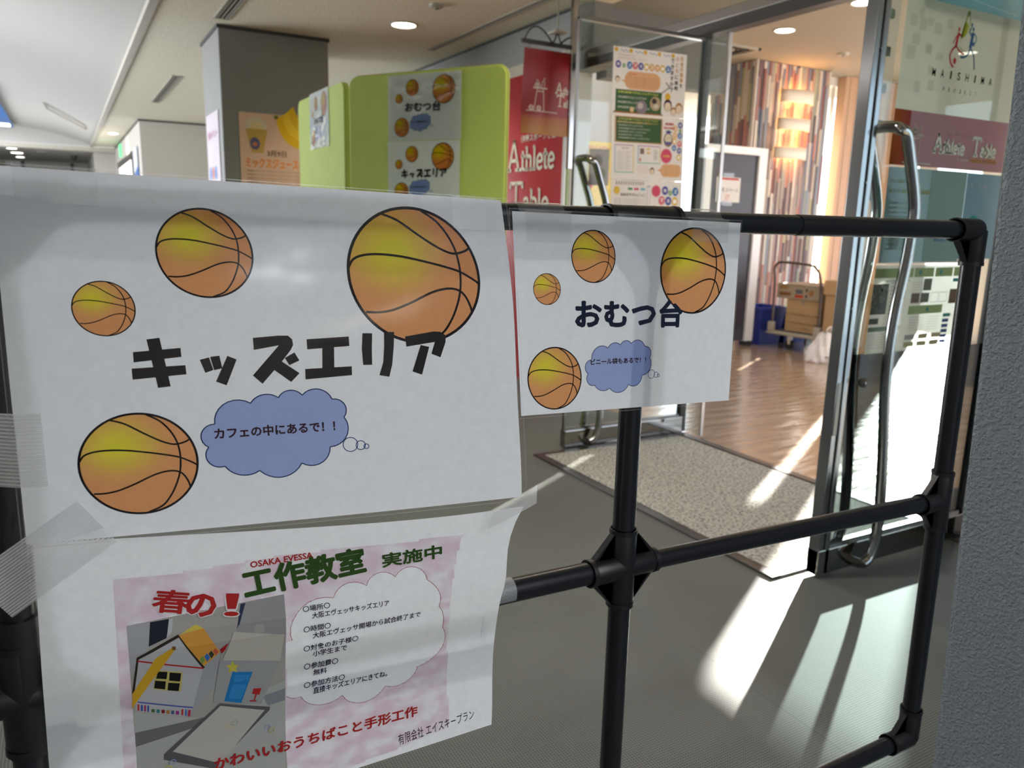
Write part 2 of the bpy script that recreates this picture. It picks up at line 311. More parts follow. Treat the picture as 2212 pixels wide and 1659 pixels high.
# ================================================================ flat print on sheets
_tx = {}
def glyphs(txt, bold):
    key = (txt, bold)
    if key not in _tx:
        c = bpy.data.curves.new('t', 'FONT'); c.body = txt; c.size = 1; c.offset = bold; c.resolution_u = 2
        o = bpy.data.objects.new('t', c); COL.objects.link(o)
        me = o.to_mesh(); V = [(v.co.x, v.co.y) for v in me.vertices]; F = [tuple(p.vertices) for p in me.polygons]
        o.to_mesh_clear(); bpy.data.objects.remove(o); bpy.data.curves.remove(c)
        xs = [v[0] for v in V] or [0, 1]; ys = [v[1] for v in V] or [0, 1]
        _tx[key] = (V, F, min(xs), max(xs), min(ys), max(ys))
    return _tx[key]
class Ink:
    EPS = 0.00014
    def __init__(s): s.v = []; s.f = []; s.c = []
    def tri(s, pts, faces, col, layer):
        k = len(s.v); s.v += [(p[0], p[1], layer) for p in pts]
        for f in faces: s.f.append(tuple(i + k for i in f)); s.c.append(col)
    def poly(s, pts, col, layer=1):
        t = tessellate_polygon([[Vector((p[0], p[1], 0)) for p in pts]]); s.tri(pts, t, col, layer); return s
    def rect(s, x0, y0, x1, y1, col, layer=1): return s.poly([(x0, y0), (x1, y0), (x1, y1), (x0, y1)], col, layer)
    def ell(s, cx, cy, rx, ry=None, col=(0, 0, 0), layer=1, n=28):
        ry = ry or rx; return s.poly([(cx + rx * math.cos(2 * math.pi * i / n), cy + ry * math.sin(2 * math.pi * i / n)) for i in range(n)], col, layer)
    def line(s, pts, wd, col, layer=2, closed=False, taper=False):
        P = [Vector((p[0], p[1])) for p in pts]; n = len(P); L, R = [], []
        for i in range(n):
            a = P[(i - 1) % n] if closed or i > 0 else P[i]; b = P[(i + 1) % n] if closed or i < n - 1 else P[i]
            t = b - a
            if t.length < 1e-9: t = Vector((1, 0))
            t.normalize(); nn = Vector((-t.y, t.x)) * (wd / 2)
            L.append(P[i] + nn); R.append(P[i] - nn)
        k = list(range(n)); fs = []
        for i in range(n if closed else n - 1):
            j = (i + 1) % n; fs.append((i, j, n + j, n + i))
        s.tri(L + R, fs, col, layer); return s
    def ring(s, cx, cy, rx, ry, wd, col, layer=2, n=36):
        return s.line([(cx + rx * math.cos(2 * math.pi * i / n), cy + ry * math.sin(2 * math.pi * i / n)) for i in range(n)], wd, col, layer, closed=True)
    def text(s, txt, p0, p1, h, col, layer=2, bold=0.0, shear=0.0):
        """p0->p1 baseline ends, h height of the ink; heavy type is struck several times round a small circle"""
        if bold > .012:
            n = 8 if bold > .03 else 5; r = (bold - .006) * h
            for k in range(n):
                q = 2 * math.pi * k / n; s.text(txt, (p0[0] + r * math.cos(q), p0[1] + r * math.sin(q)), (p1[0] + r * math.cos(q), p1[1] + r * math.sin(q)), h * (1 - 2 * (bold - .006)), col, layer + k * .015, .006, shear)
            return s
        V, F, x0, x1, y0, y1 = glyphs(txt, bold); P0, P1 = Vector(p0), Vector(p1); d = (P1 - P0) / max(1e-6, x1 - x0); u = (P1 - P0).normalized(); up = Vector((u.y, -u.x)) * (h / max(1e-6, y1 - y0))
        s.tri([P0 + d * (x - x0) + up * (y - y0) + u * (shear * (y - y0) * h) for x, y in V], F, col, layer); return s
    def vtext(s, txt, x, y, size, step, col, layer=2, bold=0.0):
        for i, ch in enumerate(txt): s.text(ch, (x - size / 2, y + i * step + size), (x + size / 2, y + i * step + size), size, col, layer, bold)
        return s
    def build(s, name, sheet, m='ink_filter', parent=None, eps=None):
        bm = bmesh.new(); cl = bm.loops.layers.float_color.new('Col'); vs = [bm.verts.new(v) for v in s.v]
        for f, c in zip(s.f, s.c):
            if len(set(f)) < 3: continue
            try: fc = bm.faces.new([vs[i] for i in f])
            except ValueError: continue
            if isinstance(c, (list,)):
                for lp, cc in zip(fc.loops, c): lp[cl] = (*cc, 1)
            else:
                for lp in fc.loops: lp[cl] = (*c, 1)
        for i in range(1, sheet.nu):
            x = sheet.w * i / sheet.nu; bmesh.ops.bisect_plane(bm, geom=bm.verts[:] + bm.edges[:] + bm.faces[:], plane_co=(x, 0, 0), plane_no=(1, 0, 0), dist=1e-5)
        for j in range(1, sheet.nv):
            y = sheet.h * j / sheet.nv; bmesh.ops.bisect_plane(bm, geom=bm.verts[:] + bm.edges[:] + bm.faces[:], plane_co=(0, y, 0), plane_no=(0, 1, 0), dist=1e-5)
        par = parent or sheet.obj; bs = Vector(par['base']) if par.get('base') is not None else Vector((0, 0, 0))
        for v in bm.verts: v.co = sheet.at(v.co.x, v.co.y, v.co.z * (eps or sheet.eps)) - bs
        me = bpy.data.meshes.new(name); bm.to_mesh(me); bm.free(); me.materials.append(M[m])
        o = bpy.data.objects.new(name, me); COL.objects.link(o); o.parent = parent or sheet.obj
        return o
class Sheet:
    """a sheet of paper w x h (mm), fn(u, v) -> point; v runs down"""
    def __init__(s, fn, w, h, nu=1, nv=1, eps=0.00014, obj=None): s.fn = fn; s.w = w; s.h = h; s.nu = nu; s.nv = nv; s.eps = eps; s.obj = obj
    def at(s, x, y, off=0.0):
        u, v = x / s.w, y / s.h; e = 1e-3; p = s.fn(u, v)
        n = (s.fn(u + e, v) - p).cross(s.fn(u, v + e) - p); n = -n.normalized()
        if s.nu > 1:      # follow the facets of the paper mesh exactly
            i = min(max(math.floor(u * s.nu), 0), s.nu - 1); j = min(max(math.floor(v * s.nv), 0), s.nv - 1); a, b = u * s.nu - i, v * s.nv - j
            g = lambda di, dj: s.corner(i + di, j + dj)
            A, B_, C_, D_ = g(0, 0), g(0, 1), g(1, 1), g(1, 0)
            p = A + (C_ - B_) * a + (B_ - A) * b if b > a else A + (D_ - A) * a + (C_ - D_) * b
        return p + n * off
    def corner(s, i, j):
        if not hasattr(s, 'cc'): s.cc = {}
        if (i, j) not in s.cc: s.cc[(i, j)] = s.fn(i / s.nu, j / s.nv)
        return s.cc[(i, j)]
    def facets(s):
        vs = [s.corner(i, j) for j in range(s.nv + 1) for i in range(s.nu + 1)]; n = s.nu + 1; fs = []
        for j in range(s.nv):
            for i in range(s.nu): a = j * n + i; fs += [(a, a + n, a + n + 1), (a, a + n + 1, a + 1)]
        return MB().add(vs, fs)
    def patch(s, x0, y0, x1, y1, off=0.0):
        nu = max(1, round(s.nu * abs(x1 - x0) / s.w)); nv = max(1, round(s.nv * abs(y1 - y0) / s.h))
        return MB().grid(lambda a, b: s.at(x0 + (x1 - x0) * a, y0 + (y1 - y0) * b, off), nu, nv)
def flat(o, ux, vy):      # rectangular flat sheet: origin top-left, full u vector, full v vector
    o, ux, vy = Vector(o), Vector(ux), Vector(vy); return lambda u, v: o + ux * u + vy * v
def bil(c, u, v):
    c = [Vector(p) for p in c]; return (c[0] * (1 - u) + c[1] * u) * (1 - v) + (c[3] * (1 - u) + c[2] * u) * v
def arc3(a, b, c, n=9):   # points on the circle through a, b, c from a to c
    ax, ay = a; bx, by = b; cx_, cy_ = c; d = 2 * (ax * (by - cy_) + bx * (cy_ - ay) + cx_ * (ay - by))
    if abs(d) < 1e-6: return [a, b, c]
    ux = ((ax * ax + ay * ay) * (by - cy_) + (bx * bx + by * by) * (cy_ - ay) + (cx_ * cx_ + cy_ * cy_) * (ay - by)) / d
    uy = ((ax * ax + ay * ay) * (cx_ - bx) + (bx * bx + by * by) * (ax - cx_) + (cx_ * cx_ + cy_ * cy_) * (bx - ax)) / d
    r = math.hypot(ax - ux, ay - uy); t0 = math.atan2(ay - uy, ax - ux); t1 = math.atan2(by - uy, bx - ux); t2 = math.atan2(cy_ - uy, cx_ - ux)
    tau = 2 * math.pi; d1 = (t1 - t0) % tau; d2 = (t2 - t0) % tau
    if d1 > d2: d2 -= tau
    return [(ux + r * math.cos(t0 + d2 * i / n), uy + r * math.sin(t0 + d2 * i / n)) for i in range(n + 1)]
BALL = [[(-.467, -.90), (-.205, -.81), (.097, -.61), (.358, -.447), (.54, -.366), (.66, -.35), (.80, -.385), (.88, -.43)],
        [(-.985, -.10), (-.91, -.215), (-.75, -.28), (-.507, -.3), (-.185, -.276), (.197, -.205), (.5, -.135), (.7, -.074), (.9, .036), (.985, .10)],
        [(-.80, .545), (-.61, .55), (-.386, .51), (-.105, .4), (.197, .257), (.4, .197), (.56, .187), (.68, .227), (.76, .318), (.82, .459), (.835, .54)],
        [(.18, -.97), (.4, -.83), (.56, -.63), (.66, -.41), (.7, -.185), (.7, .016), (.67, .237), (.58, .5), (.46, .72), (.32, .88), (.08, .985)]]
def smooth(pts, n=4):
    out = []
    for i in range(len(pts) - 1):
        p0 = pts[max(i - 1, 0)]; p1 = pts[i]; p2 = pts[i + 1]; p3 = pts[min(i + 2, len(pts) - 1)]
        for k in range(n):
            t = k / n; out.append(tuple(0.5 * (2 * b + (c - a) * t + (2 * a - 5 * b + 4 * c - d) * t * t + (3 * b - a - 3 * c + d) * t ** 3) for a, b, c, d in zip(p0, p1, p2, p3)))
    return out + [tuple(pts[-1])]
YEL, ORA = (0.92, 0.84, 0.09), (0.90, 0.50, 0.24)
def ball(ink, cx, cy, r, rings=7, seg=36, lw=0.034):
    def col(x, y):
        d = math.hypot((x + .34) / 1.0, (y + .36) / .80); k = max(0.0, min(1.0, 1 - d / 1.05)); k = k * k * (3 - 2 * k)
        return tuple(o + (y_ - o) * k for o, y_ in zip(ORA, YEL))
    base = len(ink.v); P = [(0, 0)] + [(q / rings * math.cos(2 * math.pi * k / seg), q / rings * math.sin(2 * math.pi * k / seg)) for q in range(1, rings + 1) for k in range(seg)]
    ink.v += [(cx + x * r, cy + y * r, 1) for x, y in P]
    for k in range(seg):
        f = (0, 1 + k, 1 + (k + 1) % seg); ink.f.append(tuple(base + i for i in f)); ink.c.append([col(*P[i]) for i in f])
    for q in range(rings - 1):
        for k in range(seg):
            f = (1 + q * seg + k, 1 + (q + 1) * seg + k, 1 + (q + 1) * seg + (k + 1) % seg, 1 + q * seg + (k + 1) % seg); ink.f.append(tuple(base + i for i in f)); ink.c.append([col(*P[i]) for i in f])
    K = (0.02, 0.015, 0.03)
    ink.ring(cx, cy, r, r, r * lw * 1.25, K, 2, 64)
    for l in BALL: ink.line([(cx + x * r, cy + y * r) for x, y in smooth(l)], r * lw, K, 2)
def cloud(ink, cus, apx, fill, edge, lw, ends=True):
    pts = []
    n = len(cus)
    for i in range(n): pts += arc3(cus[i], apx[i], cus[(i + 1) % n])[:-1]
    if fill: ink.poly(pts, fill, 1)
    for i in range(n): ink.line(arc3(cus[i], apx[i], cus[(i + 1) % n]), lw, edge, 2)
# slab-serif lettering drawn with strokes (x right, y up, unit = cap height)
SER = {'A': (.86, [[(.12, 0), (.43, 1)], [(.40, 1), (.74, 0)], [(.24, .33), (.62, .33)], [(0, .03), (.28, .03)], [(.54, .03), (.92, .03)]]),
       'T': (.80, [[(.40, 0), (.40, .95)], [(.02, .95), (.78, .95)], [(.04, .95), (.04, .78)], [(.76, .95), (.76, .78)], [(.22, .03), (.58, .03)]]),
       't': (.36, [[(.16, .85), (.16, .15), (.24, .05), (.34, .06)], [(.02, .62), (.33, .62)]]),
       'h': (.60, [[(.13, 0), (.13, 1)], [(.03, .98), (.13, .98)], [(.13, .45), (.28, .62), (.42, .55), (.46, .4), (.46, 0)], [(.02, .03), (.25, .03)], [(.36, .03), (.57, .03)]]),
       'l': (.30, [[(.14, 0), (.14, 1)], [(.03, .98), (.14, .98)], [(.02, .03), (.27, .03)]]),
       'e': (.52, [[(.08, .32), (.44, .35), (.42, .52), (.27, .63), (.10, .5), (.06, .3), (.12, .1), (.28, .02), (.46, .12)]]),
       'a': (.54, [[(.08, .5), (.2, .62), (.36, .58), (.39, .4), (.39, .08), (.5, .04)], [(.39, .36), (.16, .34), (.07, .18), (.16, .03), (.3, .06), (.39, .18)]]),
       'b': (.58, [[(.12, 0), (.12, 1)], [(.02, .98), (.12, .98)], [(.12, .45), (.26, .62), (.44, .55), (.5, .32), (.44, .1), (.26, .02), (.12, .14)]])}
def serif(ink, word, x, y, cap, small, col, layer=2, lw=.105, xs=1.0, dy=0.0):
    for ch in word:
        w_, st = SER[ch]; hh = cap if ch.isupper() else small
        for q in st: ink.line([((x + a * hh * xs), y - b * hh) for a, b in (smooth(q, 3) if len(q) > 2 else q)], hh * (lw if ch.isupper() else lw * 1.25), col, layer)
        x += w_ * hh * xs; y += dy * w_ * hh * xs
    return x
def mascot_free_logo(ink, x, y, s, col, layer=2, lw=.03):   # fruit bowl, cup, high stool, two balls in white line
    def P(l): return [(x + a * s, y + b * s) for a, b in l]
    W = s * lw
    for cx_, cy_, r in ((-.12, -.10, .085), (.02, -.10, .085), (-.05, -.13, .085), (-.05, -.25, .07)): ink.ring(x + cx_ * s, y + cy_ * s, r * s, r * s * 1.2, W, col, layer, 20)
    ink.line(P([(-.05, -.32), (-.09, -.38), (-.13, -.37)]), W, col, layer)
    ink.line(P([(.20, -.01), (.20, -.32), (.33, -.32), (.33, -.01)]), W, col, layer); ink.line(P([(.27, -.32), (.30, -.45), (.36, -.47)]), W, col, layer)
    ink.line(P([(-.28, 0), (.48, 0)]), W * 1.8, col, layer); ink.line(P([(-.05, .14), (.30, .14)]), W * 1.4, col, layer)
    ink.line(P([(-.05, .03), (-.22, 1.05)]), W * 1.2, col, layer); ink.line(P([(.28, .03), (.34, 1.05)]), W * 1.2, col, layer)
    for cx_ in (-.36, .05):
        ink.ell(x + cx_ * s, y + .92 * s, .13 * s, .13 * s, col, layer)
        for k in range(5): q = 2 * math.pi * k / 5; ink.line([(x + cx_ * s, y + .92 * s), (x + (cx_ + .11 * math.cos(q)) * s, y + (.92 + .11 * math.sin(q)) * s)], W * .8, (.35, .01, .02), layer + 1)
    ink.line(P([(-.62, 1.06), (1.15, 1.06)]), W * 1.3, col, layer)

# ================================================================ setting
struct('floor', MB().box((-6, -5, -0.10), (2.88 + .16, 26, 0)), 'studded_floor', 'grey studded rubber corridor floor with tile seams', 'floor')
struct('floor', MB().box((3.04, -3, -0.10), (9.1, 11, -0.001)), 'wood_floor', 'glossy orange-brown wooden floor beyond the glass doors', 'floor')
tag(obj('ground', MB().box((9.1, -25, -0.25), (45, 40, -0.15)), 'gravel'), 'pale sunlit ground outside the room beyond the doors', 'ground', kind='structure')
struct('ceiling', MB().box((0.62, -5, 2.60), (3.2, 20.2, 2.68)), 'ceiling_rock', 'beige rock-wool ceiling above the walkway', 'ceiling')
# barrel vault on the left
nv = 24
VX = lambda u: 0.62 - 3.10 * u
VZ = lambda x: 2.63 + 0.30 * (1 - ((x + .93) / 1.55) ** 2)
vb = MB(); 
for i in range(nv):
    xa, xb = VX(i / nv), VX((i + 1) / nv); vb.add([(xa, -5, VZ(xa)), (xb, -5, VZ(xb)), (xb, 20.2, VZ(xb)), (xa, 20.2, VZ(xa))], [(0, 1, 2, 3)])
struct('ceiling', vb, 'vault_white', 'raised white curved vault left of the beige ceiling', 'ceiling', smooth=True)
le = MB()
for i in range(nv):
    xa, xb = VX(i / nv), VX((i + 1) / nv); le.add([(xa, 20.2, 2.60), (xb, 20.2, 2.60), (xb, 20.2, VZ(xb)), (xa, 20.2, VZ(xa))], [(0, 1, 2, 3)])
struct('trim_1', le, 'vault_white', 'white arched end wall closing the vault', 'trim')
struct('trim_2', MB().box((0.60, -5, 2.585), (0.665, 20.2, 2.63)), 'ledge_beige', 'thin beam edge between the vault and the beige ceiling', 'trim', bevel=0.006)
struct('ceiling', MB().box((-6, -5, 2.60), (-2.48, 20.2, 2.68)), 'ceiling_rock', 'strip of beige ceiling on the far left side of the vault', 'ceiling')
struct('trim_3', MB().box((-6, 20.19, 2.50), (1.1, 20.6, 2.598)), 'ledge_beige', 'beige cross beam at the far end of the vault', 'trim')
struct('ceiling', MB().box((-6, 20.6, 2.52), (1.1, 26, 2.6)), 'far_ceiling', 'dim low ceiling at the far end of the corridor', 'ceiling')
struct('wall_far', MB().box((-6, 25.9, 0), (1.2, 26.1, 2.6)), 'wall_grey', 'grey wall at the far end of the corridor', 'wall')
struct('wall_corner', MB().box((0.68, 20.7, 0), (1.12, 26, 2.52)), 'wall_grey', 'narrow grey wall end beside the far low ceiling', 'wall')
struct('wall_box', MB().box((1.1, 13.7, 0), (3.04, 20.7, 2.60)), 'wall_grey', 'grey projecting wall block behind the square column', 'wall')
struct('trim_4', MB().box((1.09, 13.69, 2.575), (3.04, 13.71, 2.60)).box((1.09, 13.69, 2.575), (1.10, 20.7, 2.60)), 'trim_dark', 'dark shadow line at the top of the grey wall block', 'trim')
# facade wall towards the cafe
struct('wall_facade', MB().box((3.04, 4.66, 0), (3.20, 20.7, 2.26)), 'wall_grey', 'lower wall between corridor and room', 'wall')
struct('wall_upper', MB().box((3.04, 4.66, 2.34), (3.20, 7.0, 2.585)).box((3.04, 7.006, 2.34), (3.20, 9.4, 2.585)).box((3.04, 9.406, 2.34), (3.20, 13.7, 2.585)), 'panel_grey', 'plain grey panels above the red sign', 'wall')
struct('trim_5', MB().box((3.02, 4.66, 2.26), (3.20, 13.7, 2.34)), 'ledge_beige', 'beige ledge above the red sign', 'trim')
struct('trim_6', MB().box((3.03, 4.66, 2.583), (3.20, 13.7, 2.60)), 'trim_dark', 'dark joint line between ceiling and grey panels', 'trim')
wd = thing('window_2', 'fixed glass front right of the glass doors', 'window', (3.08, .3, 0)); wd['kind'] = 'structure'
obj('pane', MB().box((3.075, -1.0, .08), (3.085, 1.60, 2.20)), 'tinted_glass', wd)
obj('sill', MB().box((3.05, -1.0, 0), (3.11, 1.66, .08)), 'steel_dark', wd)
struct('wall_front', MB().box((3.04, -3, 0), (3.20, -1.0, 2.6)), 'wall_grey', 'wall beyond the fixed glass front', 'wall')
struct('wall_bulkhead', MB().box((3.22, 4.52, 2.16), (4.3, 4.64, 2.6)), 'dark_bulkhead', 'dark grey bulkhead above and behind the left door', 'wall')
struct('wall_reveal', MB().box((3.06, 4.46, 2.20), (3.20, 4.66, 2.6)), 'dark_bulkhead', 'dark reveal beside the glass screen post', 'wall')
# square column
cl = struct('column', MB().box((1.11, 6.58, 0), (1.95, 7.39, 2.59)), 'column_grey', 'square grey column carrying paper posters', 'column', bevel=0.012)
struct('trim_7', MB().box((1.10, 6.57, 2.575), (1.96, 7.40, 2.60)), 'trim_dark', 'dark shadow line at the top of the square column', 'trim')
# near stucco wall, slightly leaning edge
sw = MB().prism([(1.393, .80, 1.45), (1.335, .80, 2.6), (2.4, .80, 2.6), (2.4, .80, 0), (1.468, .80, 0)], (0, -3.2, 0))
struct('wall_right', sw, 'stucco', 'near grey stucco wall at the right edge', 'wall', bevel=0.012)
# cafe shell
struct('ceiling', MB().box((4.3, -3, 2.95), (9.2, 11, 3.05)).box((4.28, -3, 2.60), (4.34, 11, 2.95)), 'cafe_ceiling', 'warm beige ceiling of the room beyond the doors', 'ceiling')
struct('ceiling', MB().box((3.20, -3, 2.60), (4.3, 4.52, 2.68)), 'lobby_ceiling', 'low lobby ceiling just inside the glass doors', 'ceiling')
struct('wall_back', MB().box((3.2, 9.0, 0), (7.7, 9.15, 3.0)), 'cafe_wall', 'warm beige back wall of the room', 'wall')
struct('wall_orange', MB().box((8.03, 6.50, 0), (9.1, 6.62, 2.95)), 'orange_wall', 'orange-beige lit wall right of the bright window strip', 'wall')
for i in range(3):
    obj('panel_joint', MB().box((8.10 + i * .13, 6.494, 0), (8.106 + i * .13, 6.50, 2.95)), 'cafe_wall')['kind'] = 'structure'
struct('wall_partition', MB().box((3.72, 6.01, 0), (4.45, 6.08, 2.5)), 'cafe_wall', 'beige partition carrying a yellow poster behind the left door', 'wall')
# window wall (x = 9) : openings y 5.75-5.89 and y < 5.72
struct('wall_window', MB().box((9.0, 5.88, 0), (9.02, 6.11, 2.95)).box((9.0, 6.155, 0), (9.02, 6.62, 2.95)).box((9.0, -3, 2.64), (9.02, 5.88, 2.95)).box((9.0, 6.11, 2.26), (9.02, 6.155, 2.95)).box((9.0, 4.5, 0), (9.02, 5.34, 2.64)).box((9.0, -3, 0), (9.02, 1.5, 2.64)), 'white_plastic', 'window wall of the room beyond the doors', 'wall')
struct('wall_strip', MB().box((7.62, 6.62, 2.85), (8.05, 6.70, 3.0)), 'white_plastic', 'lintel over the narrow bright window', 'wall')
cur = MB().grid(lambda u, v: (7.66 + .21 * u, 6.60 + .015 * math.sin(u * 25), 2.86 - 2.84 * v), 30, 2)
tag(obj('sheer_curtain', cur, 'sheer_curtain', smooth=True), 'white sheer curtain in the narrow window beside the mosaic column', 'curtain')
wd = thing('window_1', 'tall narrow bright window between mosaic column and orange wall', 'window', (7.85, 6.66, 0)); wd['kind'] = 'structure'
obj('window_frame', MB().box((7.66, 6.64, 0), (7.69, 6.68, 2.85)).box((8.00, 6.64, 0), (8.03, 6.68, 2.85)), 'white_plastic', wd)
obj('pane', MB().box((7.69, 6.655, 0), (8.00, 6.661, 2.85)), 'door_glass', wd)

# ================================================================ entrance: header, doors, mat
hd = thing('door_header', 'stainless steel header beam over the glass doors', 'door header', (3.04, 2.6, 2.195)); hd['kind'] = 'structure'
obj('beam', MB().box((3.02, -1.0, 2.245), (3.10, 4.46, 2.30)), 'beam_steel', hd, bevel=0.004)
obj('soffit_strip', MB().box((3.025, -1.0, 2.19), (3.10, 4.46, 2.245)), 'beam_dark', hd)
obj('track', MB().box((3.10, 1.66, 2.21), (3.16, 4.46, 2.28)), 'trim_dark', hd)
obj('transom_pane', MB().box((3.075, -1.0, 2.30), (3.085, 3.26, 2.60)), 'door_glass', hd)
obj('bracket', MB().box((3.0, 2.74, 2.29), (3.05, 2.82, 2.315)), 'white_plastic', hd, bevel=0.003)
sl = thing('side_light', 'narrow fixed glass pane beside the hinge of the left door', 'glass panel', (3.08, 3.33, 0))
obj('pane', MB().box((3.075, 3.24, 0.03), (3.085, 3.42, 2.20)), 'door_glass', sl)
obj('edge_trim', MB().box((3.07, 3.232, 0.03), (3.09, 3.24, 2.20)), 'steel_brushed', sl)
gs = thing('glass_screen', 'frameless glass fin with polished vertical edge beside the red sign', 'glass screen', (2.92, 4.45, 0))
obj('edge_post', MB().box((2.885, 4.435, 1.55), (2.922, 4.465, 2.60)), 'chrome', gs, bevel=0.004)
obj('green_edge', MB().box((2.885, 4.44, 0), (2.905, 4.46, 1.55)), 'glass_green_edge', gs)
obj('pane', MB().box((2.922, 4.446, 0), (3.06, 4.454, 2.60)), 'door_glass', gs)

HX = [(2.304, 1.512), (2.335, 1.505), (2.3665, 1.4336), (2.4195, 1.2914), (2.4208, 1.2025), (2.4121, 1.0896), (2.3935, .9753), (2.383, .8672), (2.3827, .7411), (2.395, .6113), (2.4229, .4093), (2.440, .1828), (2.420, .07), (2.39, .045)]
def bow_handle(y0, dx, label, top_d):
    t = None
    pts = [(x + dx, y0 - .07, z) for x, z in HX]; far = [(x + dx, y0 + .07, z) for x, z in HX]
    def rounded(P, q): return [Vector(p) for p in smooth(P, 3)]
    h = MB()
    top = [Vector((HX[0][0] + dx + .004, y0 + .07 * math.cos(a), HX[0][1] + .016 * math.sin(a))) for a in [math.pi * k / 8 for k in range(9)]]
    bot = [Vector((HX[-1][0] + dx, y0 + .07 * math.cos(a), HX[-1][1] - .016 * math.sin(a))) for a in [math.pi * k / 8 for k in range(9)]]
    path = top + rounded(pts, 0)[1:] + bot[::-1][1:-1] + rounded(far, 0)[::-1][:-1]
    path.append(path[0].copy())
    h.tube(path, 0.0185, 16, cap=False); return h
def door_leaf(n, y0, xa, xb, stile_w, label):
    d = thing('door_%d' % n, label, 'door', ((xa + xb) / 2, y0, 0)); d['kind'] = 'structure'
    if stile_w > .02:
        obj('stile', MB().box((xa, y0 - .022, .012), (xa + stile_w * .45, y0 + .022, 2.19)).box((xa + stile_w * .45, y0 - .018, .012), (xa + stile_w * .6, y0 + .018, 2.19)).box((xa + stile_w * .6, y0 - .024, .012), (xa + stile_w, y0 + .024, 2.19)), 'stile_chrome', d, bevel=0.003)
        obj('lock_plate', MB().box((xa + .004, y0 - .0245, .52), (xa + .022, y0 - .022, .70)), 'steel_dark', d)
        for k in range(3): obj('screw', MB().tube([(xa + .03, y0 - .022, .95 + k * .4), (xa + .03, y0 - .026, .95 + k * .4)], .004, 8), 'steel_dark', d)
    else:
        obj('stile', MB().box((xa, y0 - .010, .10), (xa + stile_w, y0 + .010, 2.19)), 'steel_dark', d)
    obj('bottom_rail', MB().box((xa, y0 - .024, .012), (xb, y0 + .024, .103)), 'rail_polished', d, bevel=0.003)
    obj('rail_bead', MB().box((xa + stile_w, y0 - .012, .103), (xb, y0 + .012, .116)), 'steel_dark', d)
    obj('top_rail', MB().box((xa, y0 - .016, 2.178), (xb, y0 + .016, 2.195)), 'steel_dark', d)
    obj('hinge_stile', MB().box((xb - .012, y0 - .020, .012), (xb + .028, y0 + .020, 2.195)), 'trim_dark', d)
    obj('pane', MB().box((xa + stile_w, y0 - .005, .11), (xb - .012, y0 + .005, 2.18)), 'door_glass', d)
    if n == 2: obj('sun_dimmer', MB().add([(xa + stile_w, y0 - .0058, .115), (xb - .012, y0 - .0058, .115), (xb - .012, y0 - .0058, .79), (xa + stile_w, y0 - .0058, .79)], [(0, 1, 2, 3)]), 'sun_dimmer_film', d)  # film added to weaken the sun reaching the corridor floor
    return d
dl = door_leaf(1, 3.4286, 2.262, 3.085, 0.010, 'open left glass door leaf covered with school posters')
dr = door_leaf(2, 1.7143, 2.200, 3.055, 0.056, 'open right glass door leaf with polished stile and sheets')
obj('handle', bow_handle(3.4286, .012, '', 0), 'chrome', dl, smooth=True)
hh = obj('handle', bow_handle(1.7143, 0, '', 0), 'chrome', dr, smooth=True)
kn = bpy.data.meshes.new('knob'); bmk = bmesh.new(); bmesh.ops.create_uvsphere(bmk, u_segments=16, v_segments=10, radius=.016, matrix=Matrix.Translation((2.300, 1.67, .700))); bmk.to_mesh(kn); bmk.free()
kn.materials.append(M['steel_dark']); kno = bpy.data.objects.new('knob', kn); COL.objects.link(kno); kno.parent = dr
kno.location = -Vector(dr['base'])

em = thing('entrance_mat', 'speckled grey pile mat between the open glass doors', 'mat', (2.6, 2.6, 0))
obj('pile', MB().grid(lambda u, v: (2.10 + .92 * u, 1.80 + 1.54 * v, .010 + .0012 * noise.noise((u * 40, v * 60, 0))), 60, 90), 'mat_pile', em, smooth=True)
obj('border', MB().box((2.055, 1.757, 0.0), (2.10, 3.385, .009)).box((2.10, 3.34, 0), (3.03, 3.385, .009)), 'mat_border', em, bevel=.002)
obj('border', MB().box((2.10, 1.757, 0), (3.03, 1.80, .009)), 'mat_border_metal', em, bevel=.002)
struct('trim_8', MB().box((2.99, 1.66, .0), (3.10, 3.46, .006)).box((3.04, 1.66, .006), (3.055, 3.46, .010)), 'threshold', 'dark metal threshold strip in the doorway', 'trim')

# ================================================================ pipe barrier
D = 0.74
pb = thing('pipe_barrier', 'black tube barrier with black plastic joints in front of the doors', 'barrier', (.6, D, 0))
R0 = .0142
def T(x, z): return (x, D, z)
def rail(name, a, b, r0, r1=None, n=12):
    P = [Vector(a).lerp(Vector(b), i / n) for i in range(n + 1)]
    return obj(name, MB().tube(P, [r0 + ((r1 or r0) - r0) * i / n for i in range(n + 1)], 28), 'pipe_black', pb, smooth=True)
MXx = .586
rail('rail', T(-.30, 1.206), T(MXx, 1.2055), R0); rail('rail', T(MXx, 1.2055), T(1.245, 1.2055), .0125, .0142)
rail('rail', T(-.30, .786), T(MXx, .773), R0); rail('rail', T(MXx, .773), T(1.255, .7565), .0122, .0146)
rail('rail', T(-.06, .305), T(MXx, .305), R0); rail('rail', T(MXx, .305), T(1.26, .305), .0135, .0146)
rail('post', T(MXx, 0.0), T(MXx, 1.20), R0)
rail('post', T(-.072, 0.0), T(-.058, 1.20), R0)
rail('post', (1.262, D, .30), (1.250, D, 1.205), .0150)
